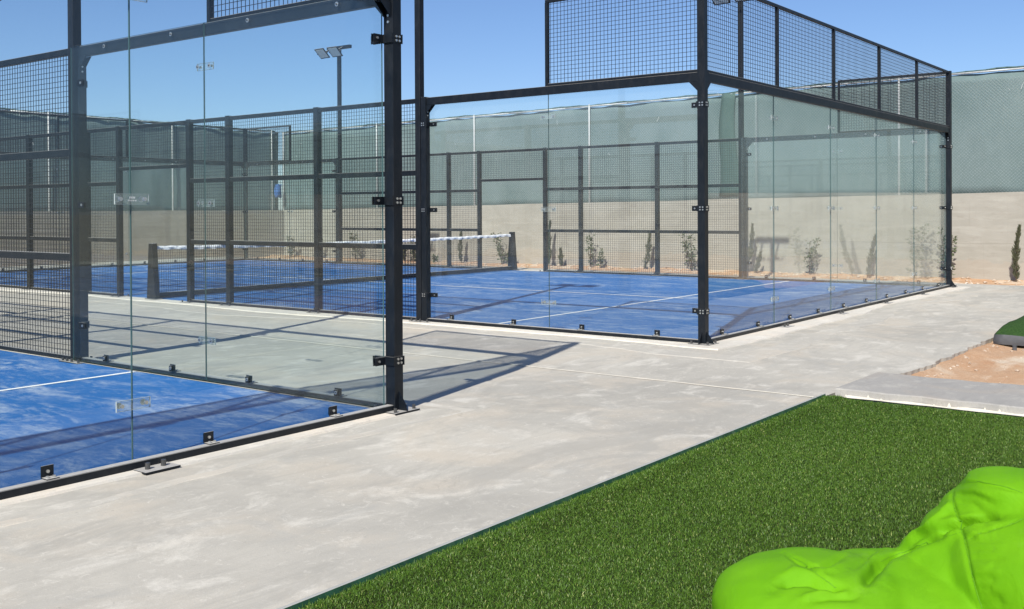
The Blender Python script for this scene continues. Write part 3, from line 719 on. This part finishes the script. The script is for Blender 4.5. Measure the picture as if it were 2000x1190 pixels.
        anch_me = anch.mesh('anchor_plate', ['frame_paint', 'dark_bolt'])
        for k in range(5):
            x0 = 2.0*k
            g = link('glass_panel', glass, root, (x0, yb, 0) if end == 0 else (x0+2.0, yb, 0), (0,0,0) if end == 0 else (0,0,R(180)))
            for q in (.5, 1.5):
                link('foot_bracket', bracket, g, (q, 0, 0)); link('rail_bolt', rail_bolt, g, (q-.03, 0, ZR-.05))
            if k < 4:
                if end == 0:
                    for zq in (.355, 1.48, 2.60): link('joint_plate', splice, g, (2.0, 0, zq))
                else:
                    for zq in (.355, 1.48, 2.60): link('joint_plate', splice, g, (0.0, 0, zq))
                link('mesh_upright', UPR(), root, (x0+2.0, yp, 0))
                if end == 0: link('anchor_plate', anch_me, root, (x0+2.06, yp, 0))
            wire_panel('x', max(x0, 0), x0+2.0, yp, ZR+.03, 3.965)
        for side in (0, 1):
            xb = 0.0 if side == 0 else 10.0; sx = 1 if side == 0 else -1; xp = xb-sx*PO
            # corner post + plates
            o = post(xp, yp, P4, (0 if side == 0 else 180, 90 if end == 0 else 270) if False else ([180, 270] if (side, end) == (0, 0) else [0, 270] if (side, end) == (1, 0) else [90, 180] if side == 0 else [0, 90]))
            for rz in ((0 if side == 0 else 180), (90 if end == 0 else -90)): link('knee_brace', knee, o, (0,0,0), (0,0,R(rz)))
            # clamps: along the back wall and along the side return
            for zq in (.36, 1.48, 2.61):
                if end == 0: link('edge_clamp', fork, root, (xp, yb, zq), (0,0,0), (1 if side == 0 else -1, 1, 1))
                else: link('edge_clamp', fork, root, (xp, yb, zq), (0,0,R(180)), (-1 if side == 0 else 1, 1, 1))
                if side == 0: link('edge_clamp', fork, root, (xb, yp, zq), (0,0,R(-90)), (-1 if end == 0 else 1, 1, 1))
                else: link('edge_clamp', fork, root, (xb, yp, zq), (0,0,R(90)), (1 if end == 0 else -1, 1, 1))
            ya, yc = (0.0, 4.0) if end == 0 else (16.0, 20.0)
            for k in range(2):
                y0 = ya+2.0*k
                # left side (x=0): outward is -x
                g = link('glass_panel', glass, root, (0, y0+2.0, 0) if side == 0 else (10.0, y0, 0), (0,0,R(-90)) if side == 0 else (0,0,R(90)))
                for q in (.47, 1.47):
                    link('foot_bracket', bracket, g, (q, 0, 0)); link('rail_bolt', rail_bolt, g, (q-.03, 0, ZR-.05))
                if k == 0:
                    for zq in (.355, 1.48, 2.60): link('joint_plate', splice, g, (0.0 if side == 0 else 2.0, 0, zq))
            # side rails over the glass
            bar('foot_rail', 'y', ya-.015 if end == 0 else ya, yc if end == 0 else yc+.015, xp, 0.0, .0548, .06)
            bar('head_rail', 'y', ya-.015 if end == 0 else ya, yc if end == 0 else yc+.015, xp, ZR-RH, ZR-.0003, .05)
            # upper mesh over the two metres next to the corner
            y0, y1 = (-.015, 2.0) if end == 0 else (18.0, 20.015)
            bar('crown_rail', 'y', y0, y1, xp, 3.96, 4.0-.0003, .04)
            bar('mesh_rail', 'y', y0, y1, xp, ZR+.002, ZR+.0317, .03)
            link('mesh_upright', UPR(), root, (xp, 2.0-.02 if end == 0 else 18.02, 0))
            wire_panel('y', y0 if end == 0 else y0+.02, y1-.02 if end == 0 else y1, xp, ZR+.03, 3.965)
            # post at the end of the glass
            yq = 3.935 if end == 0 else 16.065
            o = post(xp, yq, P3, [])
            link('knee_brace', knee, o, (0,0,0), (0,0,R(-90 if end == 0 else 90)))
            for zq in (.36, 1.48, 2.61):
                if side == 0: link('edge_clamp', fork, root, (xb, yq, zq), (0,0,R(-90)), (1 if end == 0 else -1, 1, 1))
                else: link('edge_clamp', fork, root, (xb, yq, zq), (0,0,R(90)), (-1 if end == 0 else 1, 1, 1))
    # ---- meshed sides with the doorway at the net
    for side in (0, 1):
        xp = -PO if side == 0 else 10+PO
        for y in (6, 8, 9, 11, 12, 14):
            o = post(xp, float(y), P3, ([90] if y < 10 else [270]) if y not in (9, 11) else [], plate=True)
        spans = [(4.08, 6), (6, 8), (8, 9), (11, 12), (12, 14), (14, 15.92)]
        for (a, b) in spans:
            a2 = a+.04 if a > 4.5 else a; b2 = b-.04 if b < 15.5 else b
            bar('foot_rail', 'y', a2, b2, xp, 0.0, .055, .05)
            bar('middle_bar', 'y', a2, b2, xp, .955, 1.025, .06)
            bar('middle_bar', 'y', a2, b2, xp, 1.94, 2.01, .06)
            wire_panel('y', a2, b2, xp+(.024 if side == 0 else -.024), .056, ZR-.06)
        bar('side_head_rail', 'y', 4.08, 15.92, xp, ZR-.06, ZR-.001, .06)
        bar('door_lintel', 'y', 9.04, 10.96, xp, 2.195, 2.255, .06)
        wire_panel('y', 9.04, 10.96, xp+(.024 if side == 0 else -.024), 2.24, ZR-.06)
    return root
_upr = []
def UPR():
    if not _upr: _upr.append(MB().box(-.02, .02, -.02, .02, ZR, 3.962).mesh('mesh_upright', 'frame_paint'))
    return _upr[0]
courtB = make_court()
tag(courtB, 'black steel and glass padel court enclosure, the farther one at right', 'padel court', 'padel courts')
bpy.context.view_layer.update()
KIDS = {}
for ob in list(col.objects):
    if ob.parent: KIDS.setdefault(ob.parent.name, []).append(ob)
def copy_tree(o, parent=None):
    c = o.copy(); col.objects.link(c); c.parent = parent
    for ch in KIDS.get(o.name, []): copy_tree(ch, c)
    return c
courtA = copy_tree(courtB); courtA.location = (AX0, GY, GZ)
tag(courtA, 'black steel and glass padel court enclosure, the nearer one cut off at left', 'padel court', 'padel courts')
gl_weak_refl = None
for ob in col.objects:
    if ob.name.startswith('glass_panel') and ob.parent is courtA:
        if gl_weak_refl is None:
            gl_weak_refl = ob.data.copy(); gl_weak_refl.materials[0] = M['glass_weak_refl']
        ob.data = gl_weak_refl
# smudged white maker's sticker on the clear plate of the nearest seam
best = None
for ob in col.objects:
    if ob.name.startswith('joint_plate') and ob.parent and ob.parent.parent is courtA:
        wx = courtA.location+ob.parent.location+ob.location
        dd = (wx-Vector((AX0+8.0, GY, GZ+1.48))).length
        if best is None or dd < best[0]: best = (dd, ob)
mb = MB(); rr = random.Random(4); y_ = -0.0236
def quad(x0, z0, x1, z1, x2, z2, x3, z3, mi=0): mb.add([(x0,y_,z0),(x1,y_,z1),(x2,y_,z2),(x3,y_,z3)], [(0,1,2,3)], mi)
for (x0, x1) in ((-.017,-.008),(-.006,.002),(.004,.011),(.013,.018)): quad(x0,.009,x1,.009,x1,.013,x0+.001,.013); quad(x0,.003,x0+.003,.003,x0+.003,.009,x0,.009); quad(x1-.003,.003,x1,.003,x1,.0065,x1-.003,.0065)
for (x0, x1) in ((-.027,-.021),(-.018,-.010),(-.007,.002),(.005,.013),(.016,.026)): quad(x0,-.004,x0+.003,-.004,(x0+x1)/2+.001,-.012,(x0+x1)/2-.002,-.012); quad(x1-.003,-.004,x1,-.004,x1-.001,-.0125,x1-.004,-.0125); quad(x0+.002,-.0075,x1-.002,-.0075,x1-.002,-.009,x0+.002,-.009)
link('sticker', mb.mesh('sticker', 'white_paint'), best[1].parent, best[1].location)

# ------------------------------------------------------------------ floodlight poles
def make_pole():
    root = empty('floodlight_pole')
    p = MB().box(-.045,.045,-.045,.045,0.02,6.0); link('pole', p.mesh('pole', 'pole_paint'), root)
    bevel_mod(KID(root, 'pole'), .006, 2)
    bp_ = MB().box(-.13,.13,-.10,.10,.006,.02); [bp_.cyl((sx*.1, sy*.075, .02), (sx*.1, sy*.075, .05), .012, n=6, mi=1) for sx in (-1,1) for sy in (-1,1)]
    link('base_plate', bp_.mesh('base_plate', ['pole_paint', 'dark_bolt']), root)
    arm = link('crossarm', MB().box(-.045,.045,-.45,.45,6.001,6.09).mesh('crossarm', 'pole_paint'), root)
    # lamp: shallow finned tray tilted towards the court (+x local)
    lm = MB().box(-.17,.17,-.19,.19,0,.022).box(-.10,.10,-.10,.10,.022,.036)
    for q in np.arange(-.08, .09, .04): lm.box(-.09, .09, q-.004, q+.004, .036, .048)
    body = lm.mesh('floodlight', 'pole_paint')
    lens = MB().box(-.138,.138,-.158,.158,-.006,-.001).mesh('lens', 'lens')
    yoke = MB().box(-.012,.012,-.205,-.192,-.01,.07).box(-.012,.012,.192,.205,-.01,.07).box(-.012,.012,-.205,.205,.07,.078).mesh('yoke', 'pole_paint')
    link('lamp_bracket', MB().prism([(.045, 6.06), (.045, 6.02), (.33, 5.87), (.35, 5.91)], -.27, -.23, 1).prism([(.045, 6.06), (.045, 6.02), (.33, 5.87), (.35, 5.91)], .17, .21, 1).mesh('lamp_bracket', 'pole_paint'), root)
    for s in (-.25, .25):
        lo = link('floodlight', body, root, (.36, s-.06, 5.87), (0, R(-43), R(2 if s > 0 else -4)))
        link('lens', lens, lo); link('yoke', yoke, lo)
    return root
def KID(root, nm): return [o for o in col.objects if o.parent is root and o.name.startswith(nm)][0]
pole0 = make_pole()
for ob in list(col.objects):
    if ob.parent: KIDS.setdefault(ob.parent.name, [])
KIDS.clear()
for ob in list(col.objects):
    if ob.parent: KIDS.setdefault(ob.parent.name, []).append(ob)
poles = [
 (-.06, 4.028, 0, 0, 'dark floodlight pole at the end of the right court side glass, cut by top edge'),
 (10.06, 4.028, 0, 180, 'dark floodlight pole behind the right court back glass, its lamp at top edge'),
 (10.06, 15.972, 0, 180, 'dark floodlight pole with two lamps standing clear against the sky'),
 (-.06, 15.972, 0, 0, 'dark floodlight pole beside the right court, just beyond the left picture edge'),
 (AX0+10.06, GY+4.028, GZ, 180, 'dark floodlight pole behind the left court side glass, cut by top edge'),
 (AX0+10.06, GY+15.972, GZ, 180, 'dark floodlight pole at the far end of the left court, outside the picture'),
 (AX0-.06, GY+4.028, GZ, 0, 'dark floodlight pole on the hidden outer side of the left court')]
for i, (x, y, z, a, lab) in enumerate(poles):
    o = pole0 if i == 0 else copy_tree(pole0)
    o.location = (x, y, z); o.rotation_euler = (0, 0, R(a)); tag(o, lab, 'floodlight', 'floodlight poles of the courts')

# ------------------------------------------------------------------ padel net
def make_net():
    root = empty('padel_net', (0, 10.0, 0)); tag(root, 'low padel net with crumpled white top band across the right court', 'net')
    pm = MB().prism([(-.125, .016), (.125, .016), (.115, .12), (.062, .95), (-.045, .95), (-.105, .12)], -.05, .05, 0)
    pm.box(-.075, .075, -.15, .15, .0125, .024)
    pme = pm.mesh('net_post', 'pole_paint')
    for x in (-0.07, 10.08): bevel_mod(link('net_post', pme, root, (x, 0, 0)), .006, 2)
    link('bottom_tube', MB().box(-.01, 10.02, -.04, .04, .03, .115).mesh('bottom_tube', 'pole_paint'), root)
    def sag(x): return 0.90-0.035*math.sin(math.pi*(x-.1)/9.8)
    mb_ = MB(); r = .0018
    for x in np.arange(.0, 10.02, .045): mb_.box(x-r, x+r, -r, r, .115, sag(x)-.03)
    for z in np.arange(.15, .85, .045):
        for a in np.arange(-.01, 10.0, .61): mb_.box(a, min(10.02, a+.61), .004-r, .004+r, z-r, z+r)
    link('net_mesh', mb_.mesh('net_mesh', 'wire_paint'), root, kind='stuff')
    vs = []; fs = []; xs_ = np.arange(-.015, 10.03, .035); n_ = len(xs_)
    for k, x in enumerate(xs_):
        zt = sag(x)+.004*math.sin(k*.21)+.002*math.sin(k*.9); cr = .008*math.sin(k*.9)+.006*math.sin(k*2.3+1)
        vs += [(x, -.012+cr, zt-.062+.006*math.sin(k*.7)), (x, -.016-cr*.6, zt-.03), (x, 0, zt), (x, .016+cr, zt-.03), (x, .012, zt-.06)]
    for k in range(n_-1):
        for j in range(4): a = 5*k+j; fs.append((a, a+5, a+6, a+1))
    me_ = MB().add(vs, fs).mesh('top_band', 'net_tape', True); link('top_band', me_, root)
    return root
make_net()

# ------------------------------------------------------------------ plants
def wallbed(y): return 15.35
def make_shrub(h, spread, dens, lean, seed):
    r = random.Random(seed); st = MB(); lf = MB()
    for s in range(r.randint(3, 5)):
        a = r.uniform(0, 6.28); tip = Vector((math.cos(a)*spread*.55*r.uniform(.3, 1), math.sin(a)*spread*.55*r.uniform(.3, 1)+lean, h*r.uniform(.75, 1.0)))
        p0 = Vector((r.uniform(-.03, .03), r.uniform(-.03, .03), -.03)); K = 7; prev = p0
        mid = Vector((tip.x*.2, tip.y*.25, tip.z*.5))
        for k in range(1, K+1):
            u = k/K; q = p0*(1-u)**2+mid*2*u*(1-u)+tip*u*u+Vector((r.uniform(-.012,.012), r.uniform(-.012,.012), 0))
            st.cyl(prev, q, .010*(1-.75*(u-1/K)), .010*(1-.75*u), n=5)
            if u > .22:
                for _ in range(int(dens*.62*r.uniform(.4, 1.4))):
                    c = prev.lerp(q, r.random()); d = Vector((r.gauss(0, 1), r.gauss(0, 1), r.gauss(.35, .6))).normalized()
                    c = c+d*r.uniform(0, spread*.30)*(0.4+0.8*(1-u)); L = r.uniform(.055, .105); side = d.cross(Vector((r.gauss(0,1), r.gauss(0,1), r.gauss(0,1)))).normalized()*L*.30
                    up = d.cross(side).normalized()*L*.10
                    lf.add([c, c+d*L*.45+side+up, c+d*L-up, c+d*L*.45-side+up], [(0, 1, 2), (0, 2, 3)])
            prev = q
    return st.mesh('stem', 'bark'), lf.mesh('foliage', 'shrub_leaf')
def make_cypress(h, lean, seed):
    r = random.Random(seed); st = MB(); lf = MB()
    st.cyl((0,0,-.03), (0, lean*.3, h*.3), .016, .012, n=6).cyl((0, lean*.3, h*.3), (0, lean, h*.97), .012, .003, n=5)
    for k in range(int(900*h)):
        u = r.random()**.85; z = h*(.05+.93*u); yo = lean*(z/h)+.035*math.sin(z*3.6+seed)
        rad = (.035+.055*math.sin(min(1, u*1.8)*1.57))*(1-u**2.2)*1.0+.006; rad *= r.uniform(.35, 1.0)*(0.78+0.30*math.sin(u*17+seed)+0.18*math.sin(u*41+2*seed))
        if r.random() < .05: rad *= 1.5
        a = r.uniform(0, 6.28); c = Vector((math.cos(a)*rad, yo+math.sin(a)*rad, z)); d = Vector((math.cos(a)*.55, math.sin(a)*.55, 1.0)).normalized(); L = r.uniform(.03, .075)
        side = d.cross(Vector((r.gauss(0,1), r.gauss(0,1), r.gauss(0,1)))).normalized()*L*.20
        lf.add([c-d*L*.3, c+side, c+d*L, c-side], [(0, 1, 2), (0, 2, 3)])
    return st.mesh('trunk', 'bark'), lf.mesh('foliage', 'cypress_leaf')
CYP = [(-.16, 1.28, -.05, 'tall dark cypress sapling at the right picture edge before bare wall'),
 (3.08, 1.08, -.12, 'slim cypress sapling behind the back glass, the one nearest the right corner post'),
 (6.22, 1.30, -.12, 'tall slim cypress sapling just right of the post behind the back glass'),
 (6.00, .56, -.11, 'short dark cypress sapling beside a taller one behind the back glass'),
 (9.31, 1.04, -.23, 'leaning cypress sapling between leafy shrubs behind the meshed side'),
 (12.58, 1.36, -.12, 'tall cypress sapling just right of the open doorway'),
 (12.12, .55, -.04, 'small cypress sapling between the doorway and the tall leafy shrub'),
 (15.93, 1.06, .01, 'upright cypress sapling seen through the net left of the doorway'),
 (18.38, .50, -.05, 'small cypress sapling seen between the two dark posts near the net'),
 (-3.5, 1.25, -.32, 'leaning cypress sapling seen only as a reflection in the back glass')]
SHR = [(11.08, 1.08, .26, 12, 0, 'tall narrow leafy shrub behind the meshed side, right of the doorway'),
 (10.74, .55, .24, 10, 0, 'low leafy shrub at the foot of the tall narrow one'),
 (7.85, 1.04, .50, 15, .07, 'broad leafy shrub just left of the glass court corner post'),
 (4.56, 1.00, .50, 15, -.12, 'broad leafy shrub in the middle of the back glass view'),
 (1.30, 1.15, .50, 15, 0, 'leafy shrub half hidden by the far right corner post'),
 (14.27, 1.08, .48, 15, .27, 'bushy shrub leaning left behind the far net post'),
 (14.0, .45, .24, 9, 0, 'small leafy shrub hugging the far net post'),
 (17.97, .98, .40, 13, 0, 'leafy shrub seen above the net band beside the middle light pole'),
 (20.67, .96, .42, 13, .05, 'leafy shrub behind the mesh under the tall far floodlight'),
 (17.03, .26, .18, 6, 0, 'tiny sprouting shrub behind the net, left of the upright cypress'),
 (22.6, .72, .40, 11, 0, 'faint leafy shrub near the wall corner at the far end'),
 (24.0, .72, .40, 11, 0, 'faint leafy shrub closest to the shaded end wall'),
 (-2.04, 1.35, .54, 17, .05, 'tall leafy shrub seen only as a reflection near the right corner post'),
 (-4.85, 1.3, .44, 14, -.1, 'leafy shrub seen only as a faint reflection in the middle of the back glass')]
for i, (y, h, ln, lab) in enumerate(CYP):
    t = empty('cypress_sapling', (wallbed(y), y, float(soil_z(np.array(15.35), np.array(y))))); tag(t, lab, 'cypress', 'cypress saplings in the planting bed')
    a, b = make_cypress(h, ln, 100+i); link('trunk', a, t); link('foliage', b, t)
for i, (y, h, sp, dn, ln, lab) in enumerate(SHR):
    t = empty('leafy_shrub', (wallbed(y), y, float(soil_z(np.array(15.35), np.array(y))))); tag(t, lab, 'shrub', 'leafy shrubs in the planting bed')
    a, b = make_shrub(h, sp, dn, ln, 200+i); link('stem', a, t); link('foliage', b, t)
# blue cloth on the end fence, utility pole outside
mb = MB(); vs = []; fs = []
for j in range(9):
    for i in range(9):
        u, v_ = i/8-.5, j/8; vs.append((u*.34*(1-.25*abs(v_-.4)), -.05-.06*math.cos(u*5)*math.sin(v_*3.1), v_*.5-.02*math.sin(i*1.3)))
for j in range(8):
    for i in range(8): a = j*9+i; fs.append((a, a+1, a+10, a+9))
mb.add(vs, fs); o = link('blue_cloth', mb.mesh('blue_cloth', 'blue_cloth', True), None, (CX-.32, CY-.02, 2.0)); o.modifiers.new('thick', 'SOLIDIFY').thickness = .008
tag(o, 'small blue cloth hanging on the green net at the wall corner', 'cloth')
t = empty('utility_pole', (47.0, 7.4, -.40)); tag(t, 'utility pole seen faintly through the green net at right', 'utility pole')
link('pole', MB().cyl((0,0,0), (0,0,5.6), .13, .09, n=10).mesh('pole', 'weathered_wood'), t)
link('crossarm', MB().box(-.05,.05,-.75,.75,5.35,5.47).mesh('crossarm', 'weathered_wood'), t)
for s in (-.68, 0, .68): link('insulator', MB().cyl((0,s,5.47), (0,s,5.7), .05, .03, n=8).mesh('insulator', 'weathered_wood'), t)

# ------------------------------------------------------------------ lime bean bag
def bean_bag():
    yaw = -camo.rotation_euler.z
    fw = Vector((math.sin(yaw), math.cos(yaw), 0)); rt = Vector((math.cos(yaw), -math.sin(yaw), 0))
    org = Vector((camo.location.x, camo.location.y, 0))+rt*1.55+fw*3.62
    # lumps in local (a right, d away, z up)
    L = [((-.49, .05, .045), (.25, .33, .160)), ((-.36, .06, .055), (.36, .40, .165)), ((-.05, .10, .04), (.42, .42, .155)),
         ((.17, .14, .14), (.20, .30, .150)), ((.25, .15, .22), (.20, .28, .165)), ((.31, .15, .31), (.185, .25, .160)), ((.46, -.06, .17), (.41, .50, .29)),
         ((.355, .12, .40), (.17, .22, .165)), ((.44, .08, .375), (.22, .28, .175)), ((.78, -.02, .2), (.40, .48, .30))]
    bm = bmesh.new()
    for (c, r_) in L:
        mt = Matrix.Translation(Vector(c)) @ Matrix.Diagonal((*r_, 1.0))
        bmesh.ops.create_icosphere(bm, subdivisions=4, radius=1.0, matrix=mt)
    me = bpy.data.meshes.new('tmp'); bm.to_mesh(me); bm.free()
    ob = bpy.data.objects.new('tmp', me); col.objects.link(ob)
    rm = ob.modifiers.new('r', 'REMESH'); rm.mode = 'VOXEL'; rm.voxel_size = 0.0095
    sm = ob.modifiers.new('s', 'SMOOTH'); sm.factor = 0.5; sm.iterations = 24
    dg = bpy.context.evaluated_depsgraph_get(); ev = ob.evaluated_get(dg); m2 = bpy.data.meshes.new_from_object(ev)
    bpy.data.objects.remove(ob)
    n = len(m2.vertices); co = np.empty(n*3, np.float32); m2.vertices.foreach_get('co', co); co = co.reshape(-1, 3).astype(float)
    nr = np.empty(n*3, np.float32); m2.vertices.foreach_get('normal', nr); nr = nr.reshape(-1, 3).astype(float)
    a, d, z = co.T
    # creases, folds and seams: found on the surface by looking along lines of sight, then pressed in along the normals
    from mathutils.bvhtree import BVHTree
    bv = BVHTree.FromPolygons([Vector(q) for q in co], [tuple(pq.vertices) for pq in m2.polygons])
    toloc = (Matrix.Translation(org) @ Matrix.Rotation(-yaw, 4, 'Z')).inverted()
    cm = Matrix.Translation(camo.location) @ camo.rotation_euler.to_matrix().to_4x4()
    eye = toloc @ camo.location
    def trace(pts):
        out = []
        for k in range(len(pts)-1):
            for tq in np.linspace(0, 1, 12, endpoint=(k == len(pts)-2)):
                u = pts[k][0]*(1-tq)+pts[k+1][0]*tq; v_ = pts[k][1]*(1-tq)+pts[k+1][1]*tq
                tgt = toloc @ (cm @ Vector(((u-944.713)/2031.7, -(v_-427.813)/2031.7, -1.0)))
                h_ = bv.ray_cast(eye, (tgt-eye).normalized())
                if h_[0] is not None: out.append(h_[0])
        return out
    def crop(*q): return [(1380+x_/3.226, 900+y_/3.226) for x_, y_ in q]
    disp = np.zeros(n)
    def fold(pts, wdt, amp):
        nonlocal disp
        T = np.array([tuple(q) for q in trace(pts)])
        if len(T) < 3: return
        d2 = ((co[:, None, :]-T[None])**2).sum(-1); k = d2.argmin(1); dm = np.sqrt(d2.min(1)); tq = k/(len(T)-1)
        disp += amp*np.exp(-(dm/wdt)**2)*np.clip(np.sin(np.pi*np.clip(tq, .03, .97))*1.6, 0, 1)
    fold(crop((1440, 450), (1540, 420), (1620, 398), (1750, 365), (1850, 355)), .014, -.050)
    fold(crop((1380, 440), (1500, 390), (1620, 365), (1760, 335)), .020, .012)
    fold(crop((1480, 470), (1620, 430), (1780, 395)), .020, .010)
    fold(crop((985, 805), (1040, 715), (1115, 640), (1260, 570), (1480, 470)), .020, -.042)
    fold(crop((1080, 800), (1140, 720), (1260, 630), (1480, 520)), .045, .014)
    fold(crop((1150, 560), (1260, 500), (1400, 430), (1500, 340), (1560, 250)), .018, .022)
    fold(crop((1200, 570), (1320, 500), (1450, 430)), .014, -.012)
    fold(crop((1180, 540), (1260, 440), (1340, 380)), .018, -.012)
    fold(crop((440, 800), (520, 750), (650, 745), (780, 790), (900, 830)), .028, -.034)
    fold(crop((470, 740), (560, 690), (700, 720), (820, 770)), .018, .010)
    fold(crop((560, 880), (680, 850), (800, 815), (960, 840)), .016, .012)
    fold(crop((640, 890), (760, 860), (900, 860), (1000, 810)), .020, -.014)
    fold(crop((480, 585), (620, 655), (720, 675), (790, 640), (920, 560)), .016, -.020)
    fold(crop((620, 640), (720, 700), (800, 690), (900, 620)), .018, .010)
    fold(crop((900, 700), (980, 640), (1080, 560), (1180, 520)), .016, -.010)
    fold(crop((1000, 690), (1060, 610), (1150, 530)), .014, .008)
    fold(crop((420, 640), (400, 740), (430, 880)), .030, -.008)
    rw = random.Random(12)
    for q in range(9):
        y0_ = 150+q*38; fold(crop((1560, y0_+rw.uniform(-8, 8)), (1680, y0_+rw.uniform(-12, 8)), (1790+rw.uniform(-60, 120), y0_+30+rw.uniform(0, 30))), .010, rw.choice((-.006, -.005, .005)))
    for q in range(10):
        y0_ = 470+q*48; fold(crop((1625+q*9, y0_+rw.uniform(-10, 10)), (1730+q*8, y0_+rw.uniform(-20, 12)), (1850+rw.uniform(-50, 60), y0_+rw.uniform(-10, 25))), .011, rw.choice((-.006, -.005, .005)))
    SEAMS = [crop((1640, 30), (1650, 85), (1560, 135), (1548, 230), (1560, 310), (1605, 405), (1625, 520), (1660, 680), (1700, 830), (1740, 935)),
             crop((1555, 140), (1700, 130), (1860, 150), (1990, 200)), crop((1630, 510), (1740, 455), (1880, 405), (2000, 360)),
             crop((490, 580), (600, 640), (700, 720), (800, 790)),
             crop((1110, 630), (1250, 560), (1400, 505), (1600, 460))]
    for q in SEAMS: fold(q, .0085, -.010)
    rid = -np.abs(vnoise(a*3.1+d*1.3, d*2.4+z*4.2, 71)); rid2 = -np.abs(vnoise(a*6.3-d*2.0, d*4.4+z*7.5, 72))
    disp += .009*(rid+.45)+.004*(rid2+.45)
    disp += .003*vnoise(a*7, d*7+z*5, 61)+.0015*vnoise(a*17, d*16+z*14, 62)
    co = co+nr*disp[:, None]
    seam_pts = [trace(q) for q in SEAMS]
    co[:, 2] = np.where(co[:, 2] > .48, .48+.45*(co[:, 2]-.48), co[:, 2])
    co[:, 2] = np.where(co[:, 2] < -.045, -.045+0.1*(co[:, 2]+.045), co[:, 2])
    m2.vertices.foreach_set('co', co.reshape(-1).astype(np.float32)); m2.materials.clear(); m2.materials.append(M['lime_fabric'])
    m2.polygons.foreach_set('use_smooth', [True]*len(m2.polygons)); m2.update()
    t = empty('bean_bag', (org.x, org.y, 0), -yaw); tag(t, 'crumpled bright lime green bean bag lounger on the turf', 'bean bag')
    cv = link('cover', m2, t)
    bv2 = BVHTree.FromPolygons([Vector(q) for q in co], [tuple(pq.vertices) for pq in m2.polygons])
    for T in seam_pts:
        Q = [bv2.find_nearest(q)[0] for q in T]
        if len(Q) > 3:
            sb = MB()
            for k in range(len(Q)-1):
                if (Q[k+1]-Q[k]).length > 1e-4: sb.cyl(Q[k], Q[k+1], .0011, n=5)
            link('seam', sb.mesh('seam', 'seam_thread'), cv)
    return t, m2
bb, bbm = bean_bag()
